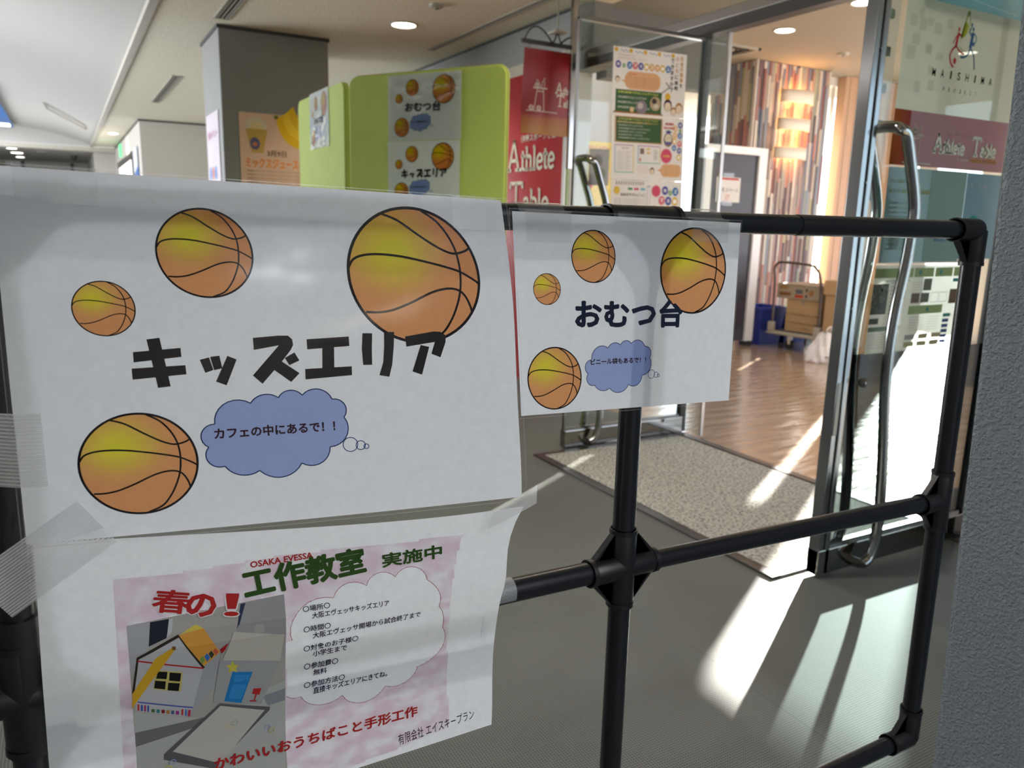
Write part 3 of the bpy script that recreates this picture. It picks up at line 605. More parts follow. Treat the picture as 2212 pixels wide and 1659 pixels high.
def joint(x, z, dirs, gus, r=.0172, ln=.052, rh=None):
    mb = MB()
    for dx, dz in dirs:
        rr_ = r if not (rh and dx > 0) else rh
        mb.tube([T(x, z), T(x + dx * (ln - .003), z + dz * (ln - .003)), T(x + dx * ln, z + dz * ln)], [rr_, rr_, rr_ - .0012], 28)
        mb.tube([T(x + dx * (ln - .006), z + dz * (ln - .006)), T(x + dx * ln, z + dz * ln)], rr_ + .0008, 28)
    for sx, sz in gus:
        mb.prism([(x, D - .0045, z), (x + sx * ln * 1.02, D - .0045, z), (x + sx * .012, D - .0045, z + sz * ln * 1.02 + sz * .0), (x, D - .0045, z + sz * ln)], (0, .009, 0))
        mb.prism([(x + sx * ln, D - .0045, z + sz * .010), (x + sx * .012, D - .0045, z + sz * ln * 1.02), (x, D - .0045, z)], (0, .009, 0))
    return obj('joint', mb, 'joint_black', pb, smooth=True)
joint(MXx, .773, [(1, 0), (-1, 0), (0, 1), (0, -1)], [(1, 1), (-1, 1), (1, -1), (-1, -1)], rh=.0158)
joint(MXx, 1.2055, [(1, 0), (-1, 0), (0, -1)], [(1, -1), (-1, -1)])
joint(MXx, .305, [(1, 0), (-1, 0), (0, 1), (0, -1)], [(1, 1), (-1, 1)])
joint(1.250, 1.2055, [(-1, 0), (0, -1)], [(-1, -1)], r=.0178, ln=.055)
joint(1.2555, .7565, [(-1, 0), (0, 1), (0, -1)], [(-1, 1), (-1, -1)], r=.0176)
joint(1.262, .305, [(-1, 0), (0, 1)], [(-1, 1)], r=.0182, ln=.056)
joint(-.058, 1.2055, [(1, 0), (-1, 0), (0, -1)], [(1, -1)])
joint(-.064, .785, [(1, 0), (-1, 0), (0, 1), (0, -1)], [(1, 1), (1, -1)])
obj('sleeve', MB().tube([(-.069, D, .155), (-.0665, D, .45)], .0172, 24), 'joint_black', pb, smooth=True)
obj('sleeve', MB().tube([(-.0625, D, .50 + .23), (-.062, D, .86)], .0172, 24), 'joint_black', pb, smooth=True)
obj('sleeve', MB().tube([(.845, D, 1.2055), (1.0, D, 1.2055)], .0140, 24), 'joint_black', pb, smooth=True)

# ================================================================ the notices on the barrier
def f1(u, v):
    p = bil([(-.0478, .722, 1.2324), (.3824, .708, 1.221), (.3929, .668, .9201), (-.0467, .695, .9394)], u, v)
    return p + Vector((.005 * 4 * v * (1 - v) * u ** 3, .003 * math.sin(v * 7 + u * 3) * v * (1 - v) * 4 - .004 * 4 * u * (1 - u) * v, 0))
def f3(u, v):
    p = bil([(-.043, .700, .9376), (.3726, .672, .8976), (.3808, .704, .6367), (-.0517, .715, .6256)], u, v)
    k = math.exp(-v / .12) * u ** 5 if u > 0 else 0
    return p + Vector((.020 * k, -.012 * k - .007 * math.exp(-((v - .36 + .1 * u) / .09) ** 2) + .003 * math.sin(9 * v + 2 * u), .014 * k))
def f2(u, v):
    p = bil([(.3943, .714, 1.2142), (.7195, .714, 1.2091), (.7219, .712, .9811), (.4113, .712, .9915)], u, v)
    return p
TITLE = [[(84.2, 143.0), (119.0, 139.9), (119.1, 147.4), (84.1, 151.4)], [(82.2, 156.4), (121.5, 154.4), (121.6, 162.1), (82.2, 165.5)], [(94.7, 132.7), (104.2, 131.4), (109.2, 171.9), (99.9, 172.9)], [(132.5, 150.1), (139.7, 148.2), (142.3, 159.0), (135.9, 161.3)], [(140.6, 147.8), (147.8, 146.9), (149.3, 157.7), (142.8, 159.2)], [(154.0, 147.1), (161.0, 150.4), (151.5, 172.5), (143.5, 169.0)], [(175.3, 132.0), (195.7, 130.2), (204.1, 130.3), (207.3, 133.5), (207.7, 138.5), (205.4, 142.9), (198.6, 151.4), (180.1, 172.2), (172.8, 164.6), (195.8, 138.7), (175.2, 142.4)], [(196.3, 152.2), (211.3, 163.7), (203.8, 171.4), (190.4, 160.2)], [(199.9, 149.9), (208.3, 145.1), (212.0, 152.3), (203.3, 156.4)], [(219.4, 133.6), (256.2, 131.5), (256.1, 140.1), (219.3, 142.6)], [(232.3, 140.9), (242.6, 140.3), (241.5, 159.4), (231.0, 159.7)], [(216.3, 160.1), (257.0, 158.8), (256.8, 167.0), (216.0, 169.5)], [(268.7, 128.5), (277.5, 128.8), (276.2, 142.9), (275.6, 157.9), (267.4, 157.9), (267.1, 142.7)], [(288.4, 127.6), (297.9, 127.7), (296.7, 140.8), (294.2, 158.4), (290.9, 169.7), (281.7, 167.9), (286.0, 155.6), (287.7, 140.6)], [(307.9, 132.1), (335.7, 127.6), (342.3, 127.9), (347.4, 131.3), (347.1, 137.8), (341.2, 152.6), (332.4, 148.9), (336.4, 137.6), (308.5, 141.7)], [(322.4, 140.3), (330.6, 142.3), (322.3, 168.8), (313.1, 165.4)]]
CUS = [(134.0, 226.0), (140.0, 205.9), (169.3, 189.0), (192.2, 185.1), (212.3, 183.7), (237.8, 188.5), (247.5, 205.8), (233.5, 232.6), (208.1, 245.7), (172.7, 249.6), (145.4, 243.7)]
APX = [(128.6, 216.2), (147.6, 189.2), (182.9, 181.6), (204.5, 178.9), (225.0, 178.5), (248.6, 193.8), (250.5, 218.6), (224.0, 247.3), (187.0, 257.1), (157.9, 252.6), (131.3, 234.8)]
NAVY = (.012, .018, .04); KBLK = (.018, .016, .016)
def ball_sign(name, label, group, fn, W_, H_, film, title, sub, nu, nv, parent=None, balls=None, lam=True, cloudfit=None, papermat='paper_white', eps=0.00014, trim=None, simple=False, subpts=None, titlebox=None, inkm='ink_filter', base=None):
    """landscape sheet: basketballs, big kana title, blue thought cloud; k scales the A3 template"""
    t = thing(name, label, 'sign', base or (0, 0, 0), group)
    sh = Sheet(fn, W_, H_, nu, nv, eps, t); k = W_ / 420.0
    pm = trim or (0, 0, W_, H_)
    obj('paper', sh.facets() if not trim and nu > 1 else sh.patch(pm[0], pm[1], pm[2], pm[3]), papermat, t, smooth=True)
    for (bx, by, br) in balls:
        ink = Ink(); ball(ink, bx, by, br, rings=4 if simple else 7, seg=24 if simple else 40); ink.build('printed_basketball', sh, inkm, t)
    ink = Ink()
    ox, oy, s_ = cloudfit
    C_ = [(ox + x * s_, oy + y * s_) for x, y in CUS]; A_ = [(ox + x * s_, oy + y * s_) for x, y in APX]
    cloud(ink, C_, A_, (.50, .58, .84), (.03, .08, .25), .9 * k * 1.1)
    for x, y, r in ((251.7, 231.7, 6.6), (260.9, 233.0, 4.2), (266.0, 234.4, 2.2)): ink.ring(ox + x * s_, oy + y * s_, r * s_, r * s_, .8 * k, (.03, .10, .35), 2, 24)
    ink.build('thought_cloud', sh, inkm, t)
    ink = Ink()
    if title == 'KIDS':
        for p in TITLE: ink.poly([(x * k, y * k) for x, y in p], KBLK, 3)
    else: ink.text(title, titlebox[0], titlebox[1], titlebox[2], NAVY, 3, bold=.042)
    ink.build('title_lettering', sh, 'ink_opaque', t)
    ink = Ink(); ink.text(sub, subpts[0], subpts[1], subpts[2], (.03, .01, .02), 3, bold=.034); ink.build('cloud_lettering', sh, 'ink_opaque', t)
    if lam:
        o = obj('laminate_film', sh.patch(film[0], film[1], film[2], film[3], eps * 6), 'laminate_film', t, smooth=True)
        nb = MB(); e = .8
        for a in ((film[0], film[1], film[2], film[1] + e), (film[0], film[3] - e, film[2], film[3]), (film[0], film[1], film[0] + e, film[3]), (film[2] - e, film[1], film[2], film[3])):
            g = sh.patch(*a, eps * 6.5); nb.add(g.v, g.f)
        obj('laminate_edge', nb, 'tape_clear', t)
    return t, sh
p1, sh1 = ball_sign('laminated_sign', 'large laminated sign with four basketballs, black katakana and a blue cloud', None, f1, 420, 297, (-3.5, -2.2, 425.5, 300.5), 'KIDS', 'カフェの中にあるで！！', 21, 15,
    balls=[(144.6, 60.8, 36.8), (66.9, 107.8, 21.8), (323.6, 75.2, 62.4), (82.0, 236.4, 42.6)], cloudfit=(0, 0, 1), subpts=((139.2, 219.2), (239, 218.0), 10.0))
p2, sh2 = ball_sign('laminated_sign', 'smaller laminated sign right of the large one, bold hiragana title, blue cloud', None, f2, 303, 216, (0, 0, 303, 216), 'おむつ台', 'ビニール袋もあるで！！', 1, 1, trim=(4, 3, 302, 213),
    balls=[(98.3, 45.5, 27.2), (40.6, 79.9, 16.0), (235.0, 58.9, 47.6), (47.4, 174.6, 33.4)], cloudfit=(131.6 - 189.5 * .745, 162 - 218 * .73, .745), subpts=((93.8, 161.6), (169.5, 161.6), 6.6), titlebox=((74.8, 120.8), (219.5, 121.8), 31.5))
# second A3 sheet, not laminated: craft class notice
t3 = thing('paper_notice', 'unlaminated curling paper notice with pink clouds and a photo of craft houses', 'sign')
sh3 = Sheet(f3, 420, 297, 28, 20, .00014, t3)
obj('paper', sh3.facets(), 'paper_white', t3, smooth=True)
R3 = { 'pink':[(56.5, 37.6), (104.0, 36.3), (209.0, 26.3), (370.0, 22.1), (361.0, 77.9), (366.0, 282.1), (243.1, 281.9), (68.1, 223.8)], 'photo':[(64.2, 78.9), (196.3, 66.2), (197.6, 257.8), (67.0, 223.4)], 'haru':[(83.9, 68.8), (114.1, 74.8), (85.0, 47.2)], 'no':[(111.0, 75.2), (134.4, 79.7), (113.0, 53.8)], 'ex':[(142.6, 79.9), (155.1, 81.4), (147.6, 59.5)], 'osaka':[(168.0, 36.7), (223.8, 31.6), (168.2, 30.1)], 'kousaku':[(163.0, 66.8), (274.1, 51.9), (164.4, 36.8)], 'jissi':[(290.6, 49.2), (350.1, 44.5), (291.5, 33.2)], 't1':[(212.1, 85.5), (237.7, 84.3), (212.4, 79.6)], 't2':[(220.5, 93.1), (295.1, 90.1), (220.7, 86.4)], 't3':[(212.4, 107.6), (238.0, 106.9), (212.1, 100.3)], 't4':[(221.6, 117.0), (329.3, 111.9), (221.2, 108.7)], 't5':[(213.3, 131.9), (266.4, 130.1), (213.1, 124.3)], 't6':[(222.3, 139.8), (255.3, 139.5), (222.2, 132.3)], 't7':[(213.8, 154.1), (247.1, 154.5), (213.7, 146.3)], 't8':[(223.0, 163.2), (236.1, 163.5), (222.9, 155.7)], 't9':[(214.2, 177.3), (254.5, 177.5), (214.1, 169.5)], 't10':[(223.5, 186.9), (298.5, 186.2), (223.3, 178.3)], 'red':[(131.4, 248.7), (332.1, 250.4), (129.7, 234.0)], 'hand':[(311.8, 283.9), (398.2, 278.9), (311.9, 269.2)], 'ccus':[(202.4, 116.0), (241.3, 75.0), (273.8, 66.6), (302.8, 60.8), (335.1, 67.7), (349.1, 102.7), (356.6, 134.4), (331.9, 184.1), (297.6, 200.6), (253.0, 199.1), (211.8, 187.9), (197.7, 182.7)], 'capx':[(209.1, 83.1), (258.6, 61.6), (291.1, 54.4), (321.5, 51.9), (347.0, 82.1), (356.3, 120.0), (355.0, 169.7), (320.7, 201.3), (273.8, 215.0), (230.3, 204.3), (202.8, 187.1)], }
CR = [
([(64.1, 78.9), (196.4, 66.3), (197.4, 270.2), (66.8, 223.4)],(0.5, 0.48, 0.45)),
([(64.3, 79.1), (82.6, 78.1), (80.3, 99.4), (67.9, 122.4), (65.2, 124.6)],(0.5, 0.51, 0.54)),
([(82.6, 78.1), (97.8, 77.1), (94.9, 93.3), (80.3, 98.8)],(0.03, 0.035, 0.05)),
([(97.8, 77.1), (101.1, 77.3), (98.9, 89.2), (94.9, 93.3)],(0.66, 0.68, 0.72)),
([(161.8, 70.5), (196.4, 66.3), (195.4, 113.5), (149.5, 103.8)],(0.4, 0.4, 0.41)),
([(157.7, 70.9), (162.0, 70.5), (154.1, 93.5), (153.0, 93.4)],(0.05, 0.06, 0.12)),
([(66.4, 162.5), (126.7, 187.8), (196.8, 162.6), (196.7, 270.0), (66.5, 223.3)],(0.56, 0.58, 0.55)),
([(66.6, 184.5), (125.6, 185.2), (120.8, 193.7), (66.6, 199.8)],(0.22, 0.22, 0.22)),
([(175.7, 176.0), (196.9, 172.5), (197.0, 187.5), (180.7, 189.0)],(0.32, 0.34, 0.38)),
([(124.3, 129.4), (139.1, 115.1), (133.1, 153.1), (111.9, 180.9)],(0.46, 0.47, 0.5)),
([(70.5, 107.7), (104.2, 91.7), (124.3, 129.4), (111.9, 180.9), (68.5, 162.4), (66.1, 143.1)],(0.6, 0.61, 0.64)),
([(65.6, 143.0), (70.5, 107.1), (104.2, 91.3), (105.7, 93.7), (72.0, 109.3), (67.7, 142.2)],(0.05, 0.04, 0.03)),
([(103.6, 92.4), (105.5, 92.2), (125.4, 129.6), (123.7, 130.7)],(0.05, 0.04, 0.03)),
([(105.8, 91.6), (118.9, 84.3), (125.2, 88.7)],(0.85, 0.66, 0.12)),
([(104.7, 92.1), (125.2, 88.7), (138.5, 115.0), (124.5, 127.9)],(0.86, 0.42, 0.08)),
([(123.5, 116.2), (125.7, 121.3), (123.2, 125.3), (121.0, 119.4)],(0.25, 0.4, 0.1)),
([(127.2, 114.0), (130.0, 119.2), (127.5, 123.6), (124.9, 117.3)],(0.05, 0.2, 0.6)),
([(130.9, 111.8), (133.4, 116.6), (131.1, 120.7), (128.4, 115.0)],(0.06, 0.08, 0.06)),
([(134.3, 109.8), (137.1, 114.7), (134.8, 118.0), (132.3, 112.8)],(0.7, 0.15, 0.08)),
([(71.2, 109.8), (124.1, 129.3), (124.1, 131.0), (71.2, 111.3)],(0.55, 0.03, 0.03)),
([(85.3, 122.9), (106.9, 130.4), (104.8, 150.9), (82.6, 142.8)],(0.7, 0.6, 0.2)),
([(86.7, 124.7), (94.4, 127.0), (93.5, 134.8), (85.1, 132.1)],(0.02, 0.02, 0.02)),
([(96.1, 128.0), (105.5, 131.2), (104.5, 140.0), (95.5, 136.8)],(0.02, 0.02, 0.02)),
([(84.3, 134.0), (92.9, 136.9), (92.0, 145.2), (83.2, 141.9)],(0.02, 0.02, 0.02)),
([(94.8, 138.8), (104.2, 141.8), (103.0, 150.0), (93.9, 146.7)],(0.02, 0.02, 0.02)),
([(100.4, 101.6), (85.1, 110.7), (66.1, 143.1), (65.0, 158.6), (101.4, 104.1)],(0.8, 0.47, 0.04)),
([(98.8, 101.3), (101.7, 101.8), (101.6, 105.1), (98.7, 104.5)],(0.2, 0.1, 0.03)),
([(69.8, 152.1), (114.4, 170.3), (114.4, 171.8), (69.7, 153.4)],(0.1, 0.14, 0.5)),
([(69.4, 155.0), (70.9, 155.4), (70.7, 162.0), (69.2, 161.6)],(0.6, 0.05, 0.05)),
([(72.2, 156.3), (73.6, 156.7), (73.4, 163.0), (71.9, 162.6)],(0.05, 0.1, 0.5)),
([(74.7, 157.4), (76.2, 157.8), (75.9, 164.2), (74.5, 163.7)],(0.5, 0.05, 0.2)),
([(77.2, 158.3), (78.5, 158.7), (78.3, 165.2), (77.0, 164.9)],(0.05, 0.1, 0.4)),
([(80.3, 162.8), (83.0, 163.6), (82.9, 167.1), (80.2, 166.3)],(0.1, 0.2, 0.08)),
([(84.4, 164.4), (87.0, 165.1), (86.9, 168.8), (84.3, 168.1)],(0.05, 0.25, 0.3)),
([(88.4, 165.8), (91.1, 166.6), (91.0, 170.3), (88.3, 169.5)],(0.25, 0.03, 0.03)),
([(92.4, 167.4), (95.0, 168.1), (94.9, 172.0), (92.3, 171.3)],(0.5, 0.25, 0.05)),
([(96.3, 168.8), (98.7, 169.5), (98.6, 173.6), (96.2, 172.9)],(0.1, 0.15, 0.3)),
([(100.2, 170.3), (102.7, 171.1), (102.6, 175.2), (100.0, 174.4)],(0.35, 0.05, 0.3)),
([(104.9, 169.8), (106.3, 170.2), (106.1, 176.9), (104.7, 176.4)],(0.6, 0.05, 0.05)),
([(107.9, 171.1), (109.2, 171.5), (109.0, 178.4), (107.7, 177.9)],(0.05, 0.2, 0.6)),
([(110.5, 172.2), (112.7, 172.8), (111.9, 180.1), (109.9, 179.2)],(0.6, 0.05, 0.1)),
([(138.0, 124.2), (191.6, 137.1), (174.5, 184.6), (131.6, 170.1)],(0.44, 0.45, 0.46)),
([(150.3, 95.6), (195.2, 106.1), (191.6, 137.5), (140.3, 124.5)],(0.66, 0.63, 0.56)),
([(138.0, 111.8), (145.4, 106.2), (142.6, 113.6), (139.7, 116.8)],(0.5, 0.03, 0.03)),
([(148.9, 139.9), (166.7, 144.3), (156.3, 177.9), (141.2, 171.3)],(0.03, 0.25, 0.62)),
([(151.3, 143.5), (164.3, 147.2), (161.8, 155.4), (149.4, 151.4)],(0.05, 0.32, 0.72)),
([(149.1, 154.3), (161.0, 157.8), (156.3, 173.4), (144.5, 168.7)],(0.05, 0.32, 0.72)),
([(167.2, 163.9), (174.7, 165.3), (172.7, 172.7), (166.0, 169.9)],(0.55, 0.04, 0.04)),
([(169.0, 170.8), (170.6, 171.3), (168.4, 178.6), (167.2, 178.3)],(0.5, 0.04, 0.04)),
([(164.2, 176.6), (170.2, 178.9), (169.9, 180.4), (163.5, 178.0)],(0.5, 0.04, 0.04)),
([(149.2, 126.9), (150.7, 132.2), (154.5, 133.8), (151.9, 136.5), (152.8, 141.6), (149.0, 138.4), (145.4, 140.1), (146.3, 135.1), (143.2, 131.3), (147.5, 131.5)],(0.75, 0.68, 0.1)),
([(137.4, 172.8), (182.6, 190.4), (182.0, 194.3), (131.4, 246.6), (89.0, 221.1), (89.1, 215.1)],(0.15, 0.15, 0.16)),
([(138.0, 175.5), (177.6, 192.9), (137.4, 242.9), (96.4, 214.6)],(0.66, 0.63, 0.58)),
]
ccp = []
for i in range(11): ccp += arc3(R3['ccus'][i], R3['capx'][i], R3['ccus'][i + 1])[:-1]
ccp += [R3['ccus'][11], (197.5, 160), (197, 140), (196.6, 118)]
def inside(x, y, P):
    c = False
    for i in range(len(P)):
        (x1, y1), (x2, y2) = P[i], P[i - 1]
        if (y1 > y) != (y2 > y) and x < (x2 - x1) * (y - y1) / (y2 - y1) + x1: c = not c
    return c
pk = Ink(); st = 2.5
PK = [(56.5, 37.6), (104, 36.3), (209, 26.3), (370, 22.1), (361, 77.9), (369, 280), (300, 290), (68, 297), (57, 297)]
for i in range(int(320 / st)):
    for j in range(int(276 / st)):
        x, y = 56 + i * st, 22 + j * st; cxx, cyy = x + st / 2, y + st / 2
        if not inside(cxx, cyy, PK) or inside(cxx, cyy, ccp) or (66 < cxx < 197 and cyy > 79 - (cxx - 66) * .0969): continue
        def pc(a, b):
            n_ = noise.noise((a * .045, b * .075, 3.1)) + .5 * noise.noise((a * .13, b * .17, 1.7)); q = max(0, min(1, .62 - n_ * 1.25))
            return (.96 + (.88 - .96) * q, .94 + (.74 - .94) * q, .95 + (.81 - .95) * q)
        b_ = len(pk.v); pk.v += [(x, y, 1), (x + st, y, 1), (x + st, y + st, 1), (x, y + st, 1)]; pk.f.append((b_, b_ + 1, b_ + 2, b_ + 3)); pk.c.append([pc(x, y), pc(x + st, y), pc(x + st, y + st), pc(x, y + st)])
pk.build('pink_sky_print', sh3)
ink = Ink()
def clampy(P): return [(x, min(y, 296.5)) for x, y in P]
ink.poly([(67, 220), (197.6, 250), (198.5, 286), (68, 286)], (.37, .38, .36), 1.4)
for n_, (P, c_) in enumerate(CR): ink.poly(clampy(P), tuple(q * .66 for q in c_), 1.5 + n_ * .14)
for cx_, cy_, cc in ((92, 231, (.6, .5, .1)), (96, 226, (.3, .3, .55)), (123, 257, (.55, .5, .1)), (130, 253, (.35, .3, .6)), (146, 201, (.5, .5, .2)), (150, 199, (.25, .4, .3)), (180, 214, (.3, .35, .55)), (184, 219, (.55, .45, .2))): ink.ring(cx_, cy_, 2.6, 2.6, .8, cc, 12, 14)
ink.build('craft_photo_print', sh3, 'ink_opaque')
ink = Ink()
for i in range(11): ink.line(arc3(R3['ccus'][i], R3['capx'][i], R3['ccus'][i + 1]), .5, (.30, .04, .06), 2)
GRN = (.035, .075, .02); RED = (.36, .025, .025); TX = (.02, .02, .05)
def tt(k, s_, c_, bold=.024, lay=13, shear=0, hs=1.0):
    a, b, h_ = R3[k]; hgt = math.hypot(h_[0] - a[0], h_[1] - a[1]); ink.text(s_, a, b, hgt * hs, c_, lay, bold, shear)
tt('haru', '春', (.62, .60, .62), .075, 12.6); tt('no', 'の', (.62, .60, .62), .085, 12.6); tt('ex', '！', (.62, .60, .62), .07, 12.6, shear=.012); tt('haru', '春', RED, .03); tt('no', 'の', RED, .05); tt('ex', '！', RED, .02, shear=.012)
tt('osaka', 'OSAKA EVESSA', RED, .035, shear=.03); tt('kousaku', '工作教室', GRN, .042); tt('jissi', '実施中', GRN, .036)
for k_, s_ in (('t1', '〇場所〇'), ('t2', '大阪エヴェッサキッズエリア'), ('t3', '〇時間〇'), ('t4', '大阪エヴェッサ開場から試合終了まで'), ('t5', '〇対象のお子様〇'), ('t6', '小学生まで'), ('t7', '〇参加費〇'), ('t8', '無料'), ('t9', '〇参加方法〇'), ('t10', '直接キッズエリアにきてね。')): tt(k_, s_, TX, .02)
ink.build('notice_lettering', sh3, 'ink_opaque')
ink = Ink(); tt('red', 'かわいいおうちばこと手形工作', RED, .032); ink.build('red_lettering', sh3, 'ink_opaque')
ink = Ink(); tt('hand', '有限会社 エイスキープラン', (.015, .015, .02), 0.002, 3); ink.build('handwriting', sh3)

# ---- tapes
def tape(label, fn, m='tape_clear', nu=14, nv=8):
    mb = MB().grid(fn, nu, nv); o = obj('tape_strip', mb, m, smooth=True); me = o.data
    uv = me.uv_layers.new(name='UVMap')
    for lp in me.loops:
        vi = lp.vertex_index; uv.data[lp.index].uv = ((vi % (nu + 1)) / nu, (vi // (nu + 1)) / nv)
    tag(o, label, 'tape', 'strips of tape holding the notices'); return o
OFF = .0013
def onsheet(sh, x0, y0, x1, y1, off=OFF): return lambda u, v: sh.at(x0 + (x1 - x0) * u, y0 + (y1 - y0) * v, off)
def wrap_top(sh, x0, x1, z_, drop, yback=.758):    # tape from the sheet over the top rail
    def fn(u, v):
        x = x0 + (x1 - x0) * u; top = sh.at(x, 2, OFF)
        if v > .5: return sh.at(x, (v - .5) * 2 * drop, OFF)
        a = math.pi * (1 - v * 2) * .62; r = .0155
        c = Vector((top.x, D, 1.206)); arcp = c + Vector((0, -r * math.cos(a), r * math.sin(a)))
        return arcp if v < .42 else arcp.lerp(sh.at(x, 0, OFF), (v - .42) / .08)
    return fn
tape('clear tape strip on the upper left corner of the large sign', onsheet(sh1, 15, -3, 71, 26))
tape('faint clear tape patch on the upper right corner of the large sign', onsheet(sh1, 366, -2, 414, 30))
tape('clear tape over the rail at the upper left of the small sign', wrap_top(sh2, 18, 71, 0, 32), nv=20)
tape('bulging clear tape over the rail at the upper right of the small sign', wrap_top(sh2, 229, 283, 0, 26), nv=20)
def side_tape(u, v):   # ribbed tape from left post onto the large sign
    yy = 190 + 60 * u
    a = sh1.at(18 - 20 * 0, yy, OFF)
    if v < .5: return sh1.at(18 - 36 * v, yy, OFF)
    p = sh1.at(0, yy, OFF); q = Vector((-.083, D - .016, p.z + .002)); return p.lerp(q, (v - .5) * 2) + Vector((0, -.003 * math.sin((v - .5) * 2 * math.pi), 0))
tape('ribbed tape strip from the left post onto the large sign', lambda u, v: side_tape(v, 1 - u), 'tape_ribbed', 12, 8)
def diag(u, v):
    c = f1(0.02, 1.0) + Vector((0, -.004, 0)); a = Vector((.045, -.003, .030)); b = Vector((.026, 0, -.040)); base_ = c + Vector((-.050, .006, -.020))
    p = base_ + a * (u * 1.75) + b * v; return p
tape('diagonal ribbed tape at the lower left corner of the large sign', diag, 'tape_ribbed')
def rtape(u, v):
    x = .366 + .058 * u; z = .7775 - .0005 * u; a = (-.2 + 1.3 * (v)) * math.pi * .62
    pr = Vector((x, D - .0152 * math.sin(a * .9 + .25), z + .0152 * math.cos(a * .9 + .25)))
    if u < .25: q = sh3.at(402 + u * 4 * 14, 128 + 34 * v, .001); return q.lerp(pr, (u / .25) ** 2)
    return pr
tape('ribbed tape strip holding the paper notice to the middle rail', rtape, 'tape_ribbed', 16, 14)
def ctape(u, v):
    c = f3(1.0, 0.0); a = Vector((-.046, -.002, -.010)); b = Vector((.004, -.004, .022)); return c + Vector((.002, -.002, -.006)) + a * (1 - u) * 1 + b * v + Vector((.006 * u * u, -.010 * u * u * (1 - v), .012 * u * u - .004 * v))
tape('curled ribbed tape tip between the large sign and the paper notice', ctape, 'tape_ribbed')

# ================================================================ green booth and its signs
bt = thing('play_booth', 'tall lime green padded booth of three panels behind the barrier', 'booth', (1.5, 4.2, 0))
a0 = Vector((1.352, 4.13, 0)); a1 = Vector((1.825, 3.37, 0)); dr_ = (a1 - a0).normalized(); nr = Vector((dr_.y, -dr_.x, 0)); nr = nr if nr.dot(Vector((0, 1, 0))) < 0 else -nr
def rounded_panel(o, ux, L_, H_, r, th, n):
    P = [o, o + ux * L_]
    pts = [o + Vector((0, 0, 0)), o + ux * L_]
    for k in range(7): q = math.pi / 2 * k / 6; pts.append(o + ux * (L_ - r + r * math.cos(q)) + Vector((0, 0, H_ - r + r * math.sin(q))))
    for k in range(7): q = math.pi / 2 * k / 6; pts.append(o + ux * (r - r * math.sin(q)) + Vector((0, 0, H_ - r + r * math.cos(q))))
    return MB().prism(pts, n * th)
pf = a0 - dr_ * .03
obj('panel', rounded_panel(pf, dr_, .935, 1.912, .05, -.035, nr), 'booth_green', bt, bevel=.006)
obj('piping', MB().tube([pf + Vector((0, 0, 0)) - nr * .018, pf + Vector((0, 0, 1.862)) - nr * .018] + [pf + dr_ * (.05 - .05 * math.cos(q)) + Vector((0, 0, 1.862 + .05 * math.sin(q))) - nr * .018 for q in (.4, .8, 1.2, 1.57)] + [pf + dr_ * .885 + Vector((0, 0, 1.912)) - nr * .018] + [pf + dr_ * (.885 + .05 * math.sin(q)) + Vector((0, 0, 1.862 + .05 * math.cos(q))) - nr * .018 for q in (.4, .8, 1.2, 1.57)] + [pf + dr_ * .935 - nr * .018], .008, 8), 'booth_edge', bt, smooth=True)
lp = Vector((1.32, 4.20, 0))
obj('panel', rounded_panel(lp, Vector((0, 1, 0)), .93, 1.90, .05, .035, Vector((1, 0, 0))), 'booth_green', bt, bevel=.006)
obj('panel', rounded_panel(Vector((1.36, 5.10, 0)), Vector((1, -.1, 0)), .60, 1.76, .04, .03, Vector((0, 1, 0))), 'booth_green', bt, bevel=.006)
obj('foot', MB().box((1.30, 4.17, 0), (1.40, 4.22, .02)), 'trim_dark', bt); 
def onbooth(s0, z0, L_, H_): return flat(a0 + dr_ * s0 + Vector((0, 0, z0)) + nr * .004, dr_ * L_, (0, 0, -H_))
KB = [(144.6, 60.8, 36.8), (66.9, 107.8, 21.8), (323.6, 75.2, 62.4), (82.0, 236.4, 42.6)]
def shiny(sh, t):
    obj('laminate_film', MB().grid(lambda a, b: sh.at(sh.w * a, sh.h * b, .0025 + .0022 * noise.noise((a * 6, b * 9, 2))), 36, 28), 'laminate_film', t, smooth=True)
q2, shq = ball_sign('posted_sign', 'upper shiny sign on the green booth, hiragana title with basketballs', 'signs taped on the green booth', onbooth(.225, 1.902, .438, .314), 420, 297, None, 'おむつ台', 'ビニール袋もあるで！！', 1, 1, balls=KB, lam=False, cloudfit=(0, 0, 1), subpts=((139.2, 219.2), (239, 218.0), 10.0), titlebox=((103, 167), (306, 168), 44), eps=.0006, simple=True, base=None); shiny(shq, q2)
q3, shq = ball_sign('posted_sign', 'lower sign on the green booth, katakana title with basketballs', 'signs taped on the green booth', onbooth(.222, 1.586, .436, .31), 420, 297, None, 'KIDS', 'カフェの中にあるで！！', 1, 1, balls=KB, lam=False, cloudfit=(0, 0, 1), subpts=((139.2, 219.2), (239, 218.0), 10.0), eps=.0006, simple=True)
q4, shq = ball_sign('posted_sign', 'narrow-looking sign on the left panel of the green booth', 'signs taped on the green booth', flat((1.316, 4.845, 1.905), (0, -.385, 0), (0, 0, -.312)), 420, 297, None, 'おむつ台', 'ビニール袋もあるで！！', 1, 1, balls=KB, lam=False, cloudfit=(0, 0, 1), subpts=((139.2, 219.2), (239, 218.0), 10.0), titlebox=((103, 167), (306, 168), 44), eps=.0006, simple=True); shiny(shq, q4)

